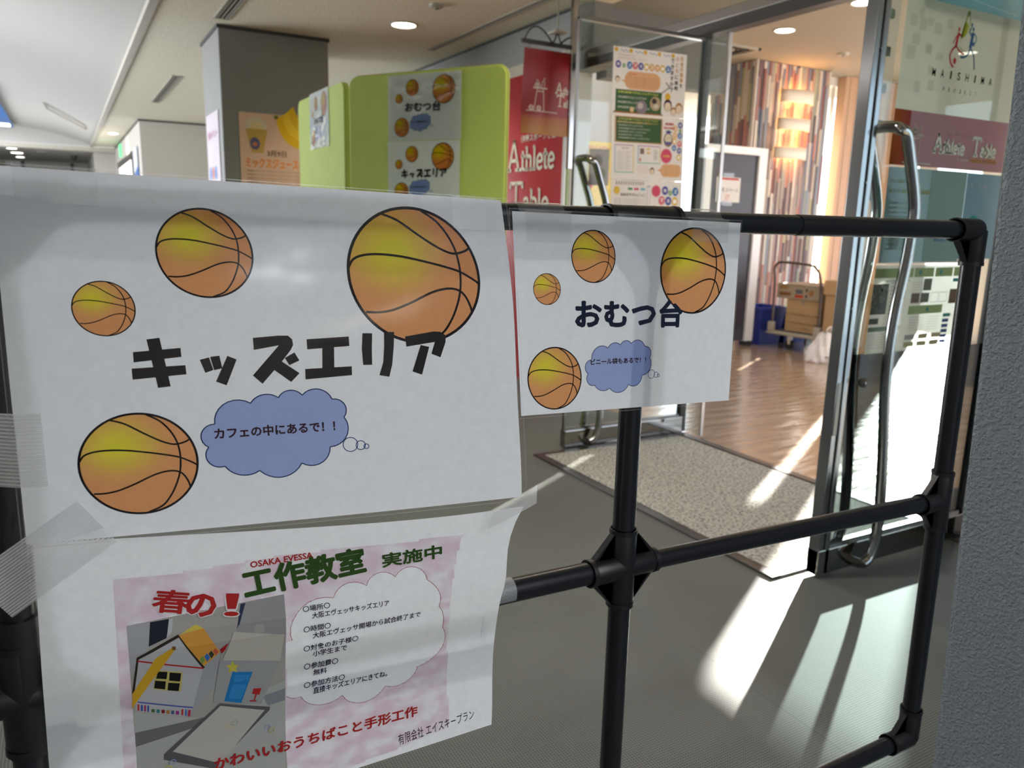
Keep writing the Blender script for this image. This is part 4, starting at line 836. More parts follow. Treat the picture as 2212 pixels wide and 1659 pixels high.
# ================================================================ column posters
def sheet_thing(name, label, cat, fn, w_, h_, m, group=None, eps=.0008):
    t = thing(name, label, cat, (0, 0, 0), group); sh = Sheet(fn, w_, h_, 1, 1, eps, t); obj('paper', MB().grid(lambda a, b: sh.at(w_ * a, h_ * b), 2, 2), m, t); return t, sh
mat('paper_peach', (.62, .42, .30), .5, noise_amt=.12, nscale=14)
t, sh = sheet_thing('poster', 'peach juice poster with bananas on the front of the grey column', 'poster', flat((1.232, 6.574, 1.985), (.594, 0, .0), (0, 0, -.84)), 594, 840, 'paper_peach')
ink = Ink()
ink.ell(130, 105, 85, 75, (.60, .54, .42), 1); ink.ell(130, 105, 50, 40, (.66, .55, .28), 1.5); ink.poly([(45, 120), (215, 120), (175, 300), (90, 300)], (.50, .34, .10), 2); ink.ell(115, 230, 38, 46, (.12, .12, .22), 3); ink.ell(115, 235, 20, 16, (.5, .2, .1), 4)
def banana(x, y, s_, c_, lay):
    P = [(x + s_ * math.cos(a) * .8, y + s_ * math.sin(a)) for a in [math.pi * (.98 - .62 * k / 12) for k in range(13)]]; Q = [(x + s_ * .10 + s_ * .66 * math.cos(a), y - s_ * .16 + s_ * .66 * math.sin(a)) for a in [math.pi * (.98 - .62 * k / 12) for k in range(13)]]
    ink.poly(P + Q[::-1], c_, lay)
banana(470, 20, 230, (.72, .45, .03), 1.5); banana(500, -10, 205, (.80, .56, .05), 2); banana(530, -50, 185, (.72, .47, .04), 2.5)
ink.poly([(265, 10), (300, 5), (300, 30), (275, 40)], (.15, .2, .03), 3)
ink.text('3月9日', (205, 322), (355, 324), 46, (.10, .06, .04), 3, .01); ink.text('ミックスジュースの', (40, 412), (500, 415), 78, (.72, .24, .04), 3, .03)
for k in range(5): ink.text('本格的なフルーツのミックスジュースをぜひ', (45, 445 + k * 28), (500, 445 + k * 28), 14, (.12, .08, .05), 3)
ink.build('poster_print', sh, 'ink_opaque')
mat('paper_lilac', (.52, .46, .52), .5, noise_amt=.05, nscale=9)
t, sh = sheet_thing('poster', 'pale pink and lilac poster on the left face of the grey column', 'poster', flat((1.104, 7.31, 2.005), (0, -.59, 0), (0, 0, -.84)), 594, 840, 'paper_lilac')
ink = Ink(); 
for k, c_ in enumerate(((.25, .35, .6), (.6, .3, .3), (.25, .35, .6))): ink.ell(120 + k * 130, 470, 60, 55, c_, 1)
for k in range(7): ink.rect(60, 560 + k * 32, 520, 566 + k * 32, (.3, .28, .33), 1)
ink.text('春のイベント', (80, 200), (520, 200), 70, (.5, .22, .3), 1, .02); ink.build('poster_print', sh, 'ink_opaque')

# ================================================================ red sign wall, banner
t = thing('shop_sign', 'large red wall sign with white serif English letters left of the doors', 'sign', (3.03, 5.6, 0))
obj('red_panel', MB().box((3.018, 4.70, 0), (3.036, 6.50, 2.262)), 'red_film', t)
sh = Sheet(flat((3.016, 6.50, 2.26), (0, -1.80, 0), (0, 0, -2.26)), 1800, 2260, 1, 1, .004, t)
WH = (.62, .60, .52)
ink = Ink(); ink.text('健康スポーツ食堂', (1218, 478), (1702, 478), 52, WH, 1, .012)
serif(ink, 'Athlete', 1010, 680, 230, 165, WH, 1, lw=.11, xs=1.08); serif(ink, 'Table', 1060, 985, 225, 165, WH, 1, lw=.115, xs=1.15); ink.line([(930, 570), (985, 570)], 14, WH, 1)
ink.build('white_lettering', sh, 'ink_opaque')
t = thing('hanging_banner', 'red to orange banner hanging from a black iron bracket by the ceiling', 'banner', (2.8, 4.6, 1.9))
bb = MB(); X0, X1 = 2.632, 3.0
def bcol(u, v): return Vector((X0 + (X1 - X0) * u - .018 * v, 4.6 + .012 * math.sin(u * 5 + v * 4) * v, 2.293 - .525 * v))
o = obj('cloth', MB().grid(bcol, 16, 20), 'banner_red', t, smooth=True)
m_, nt, N, L = custom('banner_grad'); oo = N('ShaderNodeOutputMaterial'); b_ = N('ShaderNodeBsdfPrincipled', Roughness=.38); tc = N('ShaderNodeTexCoord'); sp = N('ShaderNodeSeparateXYZ'); L(tc.outputs['Generated'], sp.inputs[0]); rp = N('ShaderNodeValToRGB'); L(sp.outputs[2], rp.inputs[0])
rp.color_ramp.elements[0].position = .02; rp.color_ramp.elements[0].color = (.40, .17, .015, 1); rp.color_ramp.elements[1].position = .24; rp.color_ramp.elements[1].color = (.24, .005, .007, 1); e_ = rp.color_ramp.elements.new(.20); e_.color = (.34, .08, .012, 1); L(rp.outputs[0], b_.inputs[0]); L(b_.outputs[0], oo.inputs[0]); o.data.materials[0] = M['banner_grad']
sh = Sheet(bcol, 368, 525, 16, 20, .0008, t)
ink = Ink(); mascot_free_logo(ink, 118, 238, 135, (.62, .55, .50), 1); serif(ink, 'Athlete', 245, 260, 72, 46, (.62, .58, .52), 1, lw=.12); serif(ink, 'Table', 262, 338, 72, 46, (.62, .58, .52), 1, lw=.12); ink.build('white_print', sh, 'ink_opaque')
br = MB().box((2.61, 4.59, 2.318), (3.06, 4.612, 2.342))
sc = [(2.63 + .21 * k / 10, 4.6, 2.34 + .085 * math.sin(math.pi * (k / 10) ** .8)) for k in range(11)]; br.tube(sc, .005, 8)
br.tube([(2.84 + .03 * k / 5, 4.6, 2.345 + .06 * (k / 5) ** 2) for k in range(6)], .005, 8); br.tube([(2.91 - .03 * k / 5, 4.6, 2.345 + .06 * (k / 5) ** 2) for k in range(6)], .005, 8); br.tube([(2.90 + .15 * k / 8, 4.6, 2.343 + .05 * math.sin(math.pi * k / 10)) for k in range(9)], .005, 8)
obj('bracket', br, 'iron_black', t)
obj('ceiling_plate', MB().box((2.83, 4.55, 2.400), (2.92, 4.65, 2.415)).tube([(2.875, 4.6, 2.41), (2.875, 4.6, 2.60)], .006, 8), 'ledge_beige', t, bevel=.003)
for x_ in (2.665, 2.95): obj('ring', MB().tube([(x_ + .008 * math.cos(q), 4.598, 2.303 + .016 * math.sin(q)) for q in [k * math.pi / 6 for k in range(13)]], .0018, 6), 'chrome', t)

# ================================================================ left door: money-school posters
GY = 3.4175
def circ_word(ink, chars, pts, r, cols, lay=2):
    for ch, (x, y), c_ in zip(chars, pts, cols):
        rr_ = r if ch != 'ッ' else r * .6; ink.ell(x, y, rr_, rr_ * 1.05, c_, lay, 18); ink.text(ch, (x - rr_ * .55, y + rr_ * .55), (x + rr_ * .55, y + rr_ * .55), rr_ * 1.1, (.8, .78, .74), lay + 1, .03)
NB, OG, YE, PK_, GN_ = (.06, .07, .30), (.62, .36, .16), (.60, .40, .05), (.55, .12, .16), (.10, .28, .06); BL_ = (.05, .16, .40)
def boardtxt(ink, x0, y0, x1, y1, rows, c1=(.62, .66, .16)):
    ink.rect(x0, y0, x1, y1, (.05, .10, .05), 2)
    for k in range(rows):
        yy = y0 + (y1 - y0) * (k + .75) / (rows + .6); ink.text('お金は約束できることに使うもの', (x0 + 14, yy), (x0 + (x1 - x0) * (.92 if k == 0 else .74 - .08 * (k % 3)), yy), (y1 - y0) * .45 / rows, c1 if k == 0 else (.55, .56, .52), 3, .012)
def rr(ink, x0, y0, x1, y1, r, col, lay): 
    P = []
    for cx_, cy_, q0 in ((x1 - r, y0 + r, -math.pi / 2), (x1 - r, y1 - r, 0), (x0 + r, y1 - r, math.pi / 2), (x0 + r, y0 + r, math.pi)): P += [(cx_ + r * math.cos(q0 + math.pi / 2 * k / 6), cy_ + r * math.sin(q0 + math.pi / 2 * k / 6)) for k in range(7)]
    ink.poly(P, col, lay)
def face(ink, x, y, s_, hair, lay=3):
    ink.ell(x, y - s_ * .12, s_, s_ * 1.15, hair, lay); ink.ell(x, y + s_ * .12, s_ * .8, s_ * .85, (.66, .55, .42), lay + .5); ink.line([(x - s_ * .2, y + s_ * .45), (x + s_ * .2, y + s_ * .45)], s_ * .08, (.35, .12, .08), lay + 1)
t, sh = sheet_thing('poster', 'topmost poster on the left glass door, orange bubble and green chalkboard', 'poster', flat((2.470, GY, 2.080), (.480, 0, .012), (.006, 0, -.322)), 480, 325, 'paper_plain', 'school posters on the left glass door')
ink = Ink()
for k in range(5): ink.ell(18 + k * 92, 14, 12, 11, (.58, .36, .08), 2, 14)
for k in range(4):
    for j in range(4): ink.ell(50 + k * 92 + j * 13, 14 + (j % 2) * 5, 4, 4, (.12, .2, .42), 2, 8)
ink.text('Kids Money School', (30, 42), (130, 42), 8, (.45, .1, .1), 2); ink.text('お金の仕組みを楽しく学べる', (30, 56), (210, 56), 8, (.5, .25, .2), 2)
circ_word(ink, 'キッズマネースクール', [(32 + i * 36, 84 + (4 if i == 1 else 0)) for i in range(10)], 17.5, [NB, GN_, BL_, PK_, NB, YE, OG, OG, YE, BL_])
rr(ink, 75, 112, 310, 200, 42, (.62, .36, .20), 2); ink.text('知ってる方も', (98, 130), (150, 130), 8, (.4, .05, .04), 3, .02)
for k in range(6): ink.text('お子さまに必要なお金の教育とは何かを伝えます', (88, 144 + k * 9), (298, 144 + k * 9), 6, (.33, .20, .12), 3)
ink.poly([(82, 160), (48, 156), (80, 172)], (.62, .36, .20), 2); face(ink, 30, 158, 14, (.12, .05, .03))
boardtxt(ink, 22, 204, 322, 318, 4); ink.rect(10, 312, 332, 320, (.25, .10, .04), 3)
ink.ell(190, 285, 36, 34, (.20, .17, .20), 4); ink.ell(182, 278, 18, 16, (.42, .38, .36), 5); ink.ell(280, 262, 36, 36, (.36, .28, .18), 4); ink.ell(272, 250, 16, 14, (.06, .05, .05), 5); ink.ell(285, 274, 16, 12, (.5, .45, .38), 5); ink.ell(128, 300, 13, 13, (.58, .42, .22), 4)
ink.vtext('お金の価値', 448, 12, 22, 27, (.50, .28, .08), 3, .02); ink.vtext('を', 448, 148, 20, 27, (.03, .03, .03), 3, .02)
ink.vtext('子ども', 416, 18, 22, 28, (.50, .28, .08), 3, .02); ink.vtext('に説明', 416, 106, 23, 29, (.02, .02, .02), 3, .02); ink.vtext('できますか？', 384, 28, 23, 29, (.02, .02, .02), 3, .02)
ink.line([(318, 208), (345, 190), (372, 172)], 9, (.34, .32, .30), 2); ink.line([(345, 150), (380, 180)], 9, (.32, .30, .28), 2); ink.ell(362, 222, 18, 20, (.60, .36, .05), 3)
face(ink, 365, 268, 27, (.04, .03, .05)); face(ink, 405, 296, 20, (.38, .22, .10)); face(ink, 442, 278, 25, (.36, .20, .08))
ink.build('poster_print', sh, 'ink_opaque', eps=.0004)
t, sh = sheet_thing('poster', 'middle poster on the left glass door, chalkboard and two framed tables', 'poster', flat((2.478, GY - .001, 1.757), (.482, 0, .010), (.014, 0, -.325)), 480, 325, 'paper_plain', 'school posters on the left glass door')
ink = Ink()
ink.rect(20, 8, 330, 138, (.36, .22, .11), 1.5); boardtxt(ink, 28, 14, 322, 132, 7); ink.text('親子で学べるお金の授業をご家族みんなで', (34, 42), (300, 42), 11, (.5, .35, .10), 4, .01)
for (x0, y0, x1, y1) in ((20, 148, 145, 290), (170, 148, 322, 240)):
    ink.rect(x0, y0, x1, y0 + 6, (.50, .30, .45), 2); ink.rect(x0, y1 - 6, x1, y1, (.30, .48, .40), 2); ink.rect(x0, y0, x0 + 6, y1, (.32, .42, .58), 2); ink.rect(x1 - 6, y0, x1, y1, (.62, .52, .25), 2)
ink.text('開催日程表', (65, 170), (110, 170), 8, (.1, .08, .08), 3)
for k in range(13): ink.text('参加費は無料です一時間の講座', (36, 186 + k * 7.4), (128 - (k % 3) * 9, 186 + k * 7.4), 4, (.28, .27, .27), 3)
ink.rect(185, 163, 212, 192, (.20, .14, .14), 3); ink.rect(228, 162, 252, 170, (.62, .45, .1), 3); ink.rect(228, 180, 252, 190, (.62, .45, .1), 3); ink.rect(183, 212, 192, 228, (.5, .1, .12), 3)
for k in range(7): ink.rect(275, 168 + k * 8, 298 + (k % 3) * 4, 171 + k * 8, (.35, .33, .33), 3)
ink.text('参加無料', (350, 38), (408, 38), 14, (.48, .05, .05), 3, .03); ink.text('完全予約制', (338, 58), (412, 58), 13, (.48, .05, .05), 3, .03)
ink.ell(372, 112, 32, 36, (.20, .14, .10), 2); ink.ell(372, 106, 24, 24, (.62, .56, .45), 3); ink.poly([(350, 72), (372, 62), (398, 72), (372, 82)], (.08, .08, .22), 4); ink.rect(352, 122, 392, 134, (.10, .10, .28), 4); ink.ell(362, 104, 8, 8, (.5, .45, .36), 4); ink.ell(382, 104, 8, 8, (.5, .45, .36), 4)
circ_word(ink, 'キッズマネースクール', [(452, 34), (452, 62), (452, 88), (450, 130), (450, 165), (448, 200), (420, 52), (418, 86), (416, 118), (414, 152)], 15.5, [NB, GN_, BL_, PK_, NB, YE, OG, OG, YE, BL_])
P = []
for k in range(32): q = 2 * math.pi * k / 32; r_ = 42 if k % 2 else 34; P.append((362 + r_ * math.cos(q), 196 + r_ * math.sin(q)))
ink.poly(P, (.52, .08, .14), 3); ink.text('受付開始', (340, 202), (385, 202), 12, (.65, .5, .1), 4, .02)
ink.ring(205, 270, 36, 20, 1, (.4, .1, .12), 2); ink.text('ぜひご参加ください', (178, 268), (232, 268), 6, (.45, .05, .08), 3); ink.text('お待ちしています', (182, 280), (228, 280), 5, (.45, .05, .08), 3)
face(ink, 268, 278, 16, (.12, .05, .03)); rr(ink, 326, 238, 466, 305, 28, (.64, .38, .20), 2); ink.poly([(330, 262), (298, 270), (332, 280)], (.64, .38, .20), 2)
for k in range(6): ink.text('参加者全員にプレゼントをご用意', (345, 252 + k * 9), (450, 252 + k * 9), 5.5, (.36, .22, .13), 3)
ink.build('poster_print', sh, 'ink_opaque', eps=.0004)
t, sh = sheet_thing('poster', 'lowest poster on the left glass door, notebook top and round coloured letters', 'poster', flat((2.492, GY - .002, 1.430), (.480, 0, .008), (.014, 0, -.325)), 480, 325, 'paper_plain', 'school posters on the left glass door')
ink = Ink()
for k in range(12): ink.rect(32 + k * 16, 6, 38 + k * 16, 24, (.20, .17, .15), 2)
ink.ell(38, 52, 20, 21, (.58, .40, .08), 2, 18); ink.rect(110, 38, 140, 50, (.08, .22, .10), 2); ink.rect(150, 38, 182, 50, (.52, .10, .22), 2); ink.rect(195, 38, 225, 50, (.16, .36, .50), 2)
ink.text('おみせやさんごっこ', (62, 82), (225, 82), 18, (.10, .07, .05), 3, .02)
for k in range(3): ink.text('親子で楽しくお金の流れを体験しましょう', (22, 100 + k * 12), (222, 100 + k * 12), 7, (.3, .27, .25), 3)
ink.rect(236, 24, 262, 150, (.42, .38, .46), 2); ink.rect(239, 34, 259, 150, (.62, .60, .60), 2.5)
P = []
for k in range(32): q = 2 * math.pi * k / 32; r_ = 34 if k % 2 else 27; P.append((300 + r_ * math.cos(q), 52 + r_ * math.sin(q)))
ink.poly(P, (.52, .08, .14), 3)
circ_word(ink, 'キッズマネースクール', [(362, 48), (398, 60), (434, 52), (340, 100), (386, 102), (432, 104), (290, 150), (340, 150), (386, 150), (432, 152)], 22, [NB, GN_, BL_, PK_, NB, YE, OG, OG, YE, BL_])
ink.build('poster_print', sh, 'ink_opaque', eps=.0004)
mat('film_grey', (.22, .215, .20), .4)
t, sh = sheet_thing('film_sheet', 'plain grey sheet with faint circles left of the school posters', 'sheet', flat((2.352, GY, 1.576), (.124, 0, .003), (0, 0, -.180)), 124, 180, 'film_grey')
ink = Ink(); ink.ell(52, 58, 30, 30, (.18, .185, .18), 1); ink.ell(78, 120, 26, 26, (.20, .23, .19), 1); ink.build('faint_print', sh, 'ink_opaque', eps=.0004)
mat('poster_yellow', (.68, .46, .06), .45, noise_amt=.1)
t, sh = sheet_thing('poster', 'yellow shop poster behind the left door glass', 'poster', flat((3.98, 6.0, 1.925), (.42, 0, 0), (0, 0, -.9)), 420, 900, 'poster_yellow')
ink = Ink(); ink.text('おいしいカレー', (130, 70), (400, 70), 40, (.6, .08, .05), 2, .03); ink.ell(110, 140, 90, 40, (.65, .6, .5), 2); ink.ell(90, 380, 110, 50, (.5, .08, .04), 2); ink.rect(150, 560, 400, 620, (.05, .07, .3), 2); ink.rect(150, 625, 400, 690, (.55, .1, .06), 2); ink.ell(300, 300, 90, 70, (.65, .42, .25), 2); ink.build('poster_print', sh, 'ink_opaque')

# ================================================================ right door: sheets
YR = 1.7045
t, sh = sheet_thing('project_sheet', 'pale green-grey sheet with running figures and spaced capitals, right door', 'sign', flat((2.348, YR, 1.928), (.64, 0, .004), (0, 0, -.341)), 640, 341, 'sheet_pale')
ink = Ink(); ox, oy = 2.348, 1.928
def X(x): return (x - ox) * 1000
def Z(z): return (oy - z) * 1000
def fig(ink, body, c_):
    for P, wd in body: ink.line(smooth([(X(a), Z(b)) for a, b in P], 5), wd, c_, 2)
GRp, RDp, BUp = (.26, .30, .03), (.38, .04, .055), (.05, .11, .22)
ink.ell(X(2.671), Z(1.9125), 7, 9, (.10, .14, .04), 3); fig(ink, [([(2.666, 1.905), (2.657, 1.880), (2.652, 1.858), (2.645, 1.832)], 5), ([(2.681, 1.905), (2.682, 1.880), (2.672, 1.856), (2.654, 1.835)], 4)], GRp)
ink.poly([(X(a), Z(b)) for a, b in ((2.652, 1.878), (2.664, 1.888), (2.676, 1.874), (2.666, 1.850), (2.643, 1.828), (2.645, 1.850))], GRp, 2)
ink.ell(X(2.628), Z(1.858), 5, 8, RDp, 3); fig(ink, [([(2.630, 1.848), (2.624, 1.826), (2.622, 1.802)], 12), ([(2.632, 1.846), (2.641, 1.840), (2.645, 1.842)], 6), ([(2.620, 1.838), (2.608, 1.822), (2.602, 1.812)], 3), ([(2.622, 1.806), (2.604, 1.792), (2.596, 1.772), (2.606, 1.750), (2.622, 1.740)], 7), ([(2.625, 1.806), (2.645, 1.792), (2.672, 1.786)], 6)], RDp); ink.ell(X(2.624), Z(1.760), 8, 10, RDp, 3)
ink.ell(X(2.694), Z(1.880), 5, 7, BUp, 3); ink.ell(X(2.705), Z(1.868), 5, 7, BUp, 3); fig(ink, [([(2.694, 1.872), (2.686, 1.858), (2.698, 1.848)], 6), ([(2.706, 1.858), (2.704, 1.836), (2.700, 1.808)], 15), ([(2.712, 1.856), (2.728, 1.842), (2.722, 1.824)], 4), ([(2.702, 1.808), (2.690, 1.786), (2.668, 1.776), (2.652, 1.776)], 7), ([(2.706, 1.806), (2.724, 1.788), (2.733, 1.765), (2.738, 1.744)], 6)], BUp); ink.ell(X(2.715), Z(1.822), 6, 7, BUp, 3)
fig(ink, [([(2.642, 1.806), (2.662, 1.796), (2.688, 1.794)], 3)], (.28, .22, .10))
for i, ch in enumerate('MAISHIMA'):
    x = 2.5135 + i * .0455; ink.text(ch, (X(x) + (5 if ch == 'I' else 0), Z(1.7025)), (X(x + .017) - (5 if ch == 'I' else 0), Z(1.7020)), 25, (.012, .012, .012), 3, .008)
for i, ch in enumerate('PROJECT'): ink.text(ch, (X(2.580 + i * .0300), Z(1.6610)), (X(2.589 + i * .0300), Z(1.6608)), 13.5, (.10, .10, .09), 3)
ink.build('sheet_print', sh, 'ink_opaque', eps=.0004)
ink = Ink()
random.seed(9)
for k in range(15): x, y = random.uniform(20, 240), random.uniform(30, 300); ink.rect(x, y, x + random.uniform(25, 45), y + random.uniform(20, 36), (.88, .88, .88), 1)
ink.rect(520, 0, 560, 341, (.86, .86, .86), .6); ink.build('show_through', sh, 'ink_filter', eps=.0004)
mat('banner_door', (.24, .05, .05), .35, noise_amt=.04, nscale=5)
t, sh = sheet_thing('shop_banner', 'wide muted red banner with white stool drawing and serif lettering, right door', 'sign', flat((2.348, YR - .001, 1.588), (.64, 0, .004), (0, 0, -.173)), 640, 173, 'banner_door')
ink = Ink()
for k in range(12): ink.rect(0 + k * 7, 0, 7 + k * 7, 173, (.24 + .06 * (1 - k / 12), .05 + .03 * (1 - k / 12), .05 - .03 * (1 - k / 12)), .5)
mascot_free_logo(ink, 118, 74, 84, (.42, .40, .34), 2, .035)
serif(ink, 'Athlete', 218, 124, 64, 46, (.58, .60, .52), 3, lw=.15, xs=1.0); serif(ink, 'Table', 436, 124, 64, 46, (.58, .60, .52), 3, lw=.15, xs=1.05)
ink.text('健康スポーツ食堂', (292, 66), (432, 66), 13, (.42, .28, .26), 3); ink.text('Produced by', (362, 145), (428, 145), 10, (.55, .50, .45), 3, .01); ink.text('OSAKA EVESSA', (432, 146), (600, 146), 15, (.46, .24, .05), 3, .02)
ink.build('banner_print', sh, 'ink_opaque', eps=.0004)
mat('teal_sheet', (.13, .24, .24), .3, noise_amt=.25, nscale=5); mat('blue_sheet', (.035, .13, .17), .3, noise_amt=.4, nscale=6); mat('sky_sheet', (.16, .42, .52), .2, noise_amt=.25, nscale=4)
t, sh = sheet_thing('poster', 'teal poster with blurred text under the red banner, right door', 'poster', flat((2.352, YR, 1.408), (.432, 0, .003), (.006, 0, -.31)), 395, 310, 'teal_sheet')
ink = Ink(); ink.text('まいしま春まつり', (14, 50), (100, 50), 12, (.30, .30, .10), 2); ink.text('まいしま春まつり開催', (14, 82), (210, 82), 14, (.32, .30, .10), 2, .01)
for k in range(11): ink.text('参加者募集中くわしくは受付まで', (20, 118 + k * 15), (130, 118 + k * 15), 7, (.13, .19, .17), 2)
ink.ell(60, 245, 24, 20, (.22, .30, .30), 2); ink.rect(210, 0, 395, 310, (.20, .29, .28), 1); ink.text('福田製作所前', (255, 240), (360, 240), 22, (.08, .15, .28), 2, .02); ink.build('poster_print', sh, 'ink_opaque', eps=.0004)
t, sh = sheet_thing('poster', 'dark blue and teal poster with splashes beside the near wall, right door', 'poster', flat((2.785, YR, 1.410), (.21, 0, .0), (.006, 0, -.30)), 210, 300, 'blue_sheet')
ink = Ink(); 
for x, y, r in ((70, 170, 30), (95, 200, 40), (60, 235, 26), (110, 250, 34)): ink.ell(x, y, r, r * .8, (.05, .20, .20), 1)
ink.poly([(50, 160), (80, 215), (95, 190), (110, 230), (140, 215), (120, 260), (60, 262), (72, 225)], (.36, .38, .36), 2); ink.text('海の体験', (20, 50), (120, 50), 14, (.4, .42, .44), 2); ink.build('poster_print', sh, 'ink_opaque', eps=.0004)
t, sh = sheet_thing('poster', 'beige sheet with small green sketch just below the top rail, right door', 'poster', flat((2.352, YR + .001, 1.235), (.50, 0, 0), (.004, 0, -.14)), 500, 140, 'paper_plain')
ink = Ink(); ink.ell(55, 70, 40, 26, (.20, .30, .14), 1); ink.ell(50, 66, 28, 16, (.45, .45, .36), 2); ink.ell(120, 82, 26, 26, (.12, .25, .36), 1)
for k in range(3): ink.text('いろいろなあそびをしています', (30, 118 + k * 9), (150, 118 + k * 9), 5, (.3, .28, .25), 1)
ink.build('poster_print', sh, 'ink_opaque', eps=.0004)
t, sh = sheet_thing('info_sheet', 'pale green information sheet with text blocks and small photos, right door', 'sign', flat((2.346, YR, 1.088), (.60, 0, .004), (-.008, 0, -.300)), 600, 300, 'sheet_info')
ink = Ink(); GB = (.26, .33, .17); TXc = (.20, .21, .19)
ink.rect(0, 10, 205, 42, GB, 1); ink.rect(212, 10, 320, 42, GB, 1); ink.rect(330, 10, 430, 42, GB, 1); ink.rect(438, 10, 520, 42, GB, 1)
ink.ell(245, 26, 9, 9, (.10, .25, .24), 2); ink.ell(360, 26, 9, 9, (.10, .25, .24), 2)
ink.rect(0, 62, 82, 165, (.15, .165, .155), 1)
for k in range(26): q = (random.uniform(6, 76), random.uniform(68, 158)); ink.ell(q[0], q[1], 6, 7, (.24, .25, .24), 1.5, 8)
for k in range(9): ink.text('検査の流れ', (92, 62 + k * 13), (150, 62 + k * 13), 5, TXc, 1); ink.text('受付でお待ちください', (212, 62 + k * 9), (268, 62 + k * 9), 4, TXc, 1)
ink.rect(272, 48, 318, 90, (.15, .15, .13), 1); ink.rect(212, 98, 258, 132, (.17, .14, .12), 1); ink.rect(265, 98, 312, 132, (.15, .15, .14), 1)
for a_ in (322, 372): ink.line([(a_, 98), (a_ + 42, 98), (a_ + 42, 132), (a_, 132)], 2, (.15, .15, .13), 1, closed=True)
ink.rect(430, 88, 475, 140, (.14, .10, .07), 1); ink.rect(0, 178, 50, 198, (.15, .165, .155), 1); ink.rect(0, 208, 170, 224, (.22, .28, .23), 1); ink.rect(205, 142, 400, 172, GB, 1); ink.ell(312, 157, 8, 8, (.08, .22, .22), 2)
for k in range(6):
    ink.text('ご利用の際は以下にご注意ください', (215, 186 + k * 9), (300, 186 + k * 9), 4.2, TXc, 1); ink.text('ご不明の点は係員まで', (320, 186 + k * 9), (390, 186 + k * 9), 4.2, TXc, 1); ink.text('毎日の手洗いうがいと換気にご協力ください', (4, 236 + k * 9), (160, 236 + k * 9), 4, TXc, 1)
for k in range(3):
    ink.rect(205 + k * 75, 244, 262 + k * 75, 262, (.33, .29, .18) if k else (.28, .28, .27), 1); ink.rect(205 + k * 72, 270, 262 + k * 72, 288, (.33, .31, .20), 1)
for k in range(5): ink.rect(410, 195 + k * 19, 448, 208 + k * 19, (.06, .10, .20), 1)
ink.rect(410, 176, 455, 188, (.05, .20, .18), 1); ink.rect(440, 50, 485, 62, (.06, .20, .20), 1); ink.text('診療案内', (65, 56), (190, 56), 6, (.1, .12, .1), 1)
ink.build('sheet_print', sh, 'ink_opaque', eps=.0004)
t, sh = sheet_thing('poster', 'blue sky poster above the pale sheet at the top right', 'poster', flat((2.42, YR + .02, 2.16), (.62, 0, 0), (0, 0, -.26)), 620, 260, 'sky_sheet')
ink = Ink(); ink.line(smooth([(0, 200), (150, 232), (330, 248), (600, 240)], 6), 5, (.55, .66, .68), 1); ink.line(smooth([(120, 150), (300, 190), (560, 205)], 6), 3, (.45, .6, .64), 1); ink.poly([(560, 260), (620, 235), (620, 260)], (.6, .45, .33), 1); ink.build('poster_print', sh, 'ink_opaque', eps=.0004)
# pale half-clear strip added with scalloped dark shapes next to the stile
t, sh = sheet_thing('scallop_strip', 'pale strip with dark scalloped shapes behind the handle of the right door', 'sheet', flat((2.462, 1.87, 2.13), (.085, 0, 0), (-.005, 0, -1.35)), 105, 1350, 'scallop_strip_film')
ink = Ink()
for k in range(11):
    y = 20 + k * 120; ink.poly(smooth([(0, y), (26, y + 8), (36, y + 40), (22, y + 75), (6, y + 98), (0, y + 100)], 3), (.03, .032, .03), 1); ink.rect(38, y + 50, 68, y + 82, (.45, .44, .36) if k % 2 else (.16, .19, .17), 2)
ink.build('dark_shapes', sh, 'ink_opaque', eps=.0004)

# ================================================================ mosaic column with lamps
MC = thing('mosaic_column', 'column clad in multicoloured upright wood strips', 'column', (7.1, 6.75, 0)); MC['kind'] = 'structure'
obj('core', MB().box((6.53, 6.44, 0), (7.66, 7.10, 2.95)), 'cafe_wall', MC)
random.seed(21)
WC = [(.30, .045, .03), (.42, .10, .06), (.16, .05, .06), (.10, .035, .04), (.45, .33, .22), (.52, .42, .30), (.30, .24, .18), (.10, .13, .22), (.16, .22, .30), (.40, .36, .10), (.22, .12, .08), (.36, .20, .15), (.60, .50, .38), (.07, .04, .05), (.50, .12, .05), (.24, .26, .20)]
WC = [tuple(.62 * q + .38 * (sum(c) / 3) + .03 for q in c) for c in WC]  # bright haze put into the strip colours: greyed and lifted
WM = [mat('wood_%d' % i, c, .6, noise_amt=.25, nscale=18) for i, c in enumerate(WC)]
um = MB().box((0, 0, 0), (1, 1, 1)); ume = None; nst = 0; base = Vector(MC['base'])
def strip(x, y, z, dx, dy, dz):
    global ume, nst
    if ume is None:
        o = obj('strip', um, WM[0], MC); ume = o.data
        for v in ume.vertices: v.co += base
    else: o = bpy.data.objects.new('strip', ume); COL.objects.link(o); o.parent = MC
    o.location = Vector((x, y, z)) - base; o.scale = (dx, dy, dz)
    o.material_slots[0].link = 'OBJECT'; o.material_slots[0].material = random.choice(WM); nst += 1
zlow = .35
for i in range(32):
    x = 6.515 + i * .0361; z = zlow - random.uniform(0, .3); z = max(z, .0)
    while z < 2.94:
        l = random.uniform(.28, .62); l = min(l, 2.945 - z)
        strip(x + .0008, 6.44 - random.uniform(.012, .026), z + .001, .0345, .03, l - .002); z += l
for i in range(17):
    y = 6.44 + i * .0382; z = 1.75
    while z < 2.94 and nst < 298:
        l = random.uniform(.3, .65); l = min(l, 2.945 - z)
        strip(6.53 - random.uniform(.012, .026), y + .0008, z + .001, .03, .0365, l - .002); z += l
rest = MB()
for i in range(17): rest.box((6.512, 6.44 + i * .0382 + .0008, .0), (6.53, 6.44 + i * .0382 + .037, 1.75))
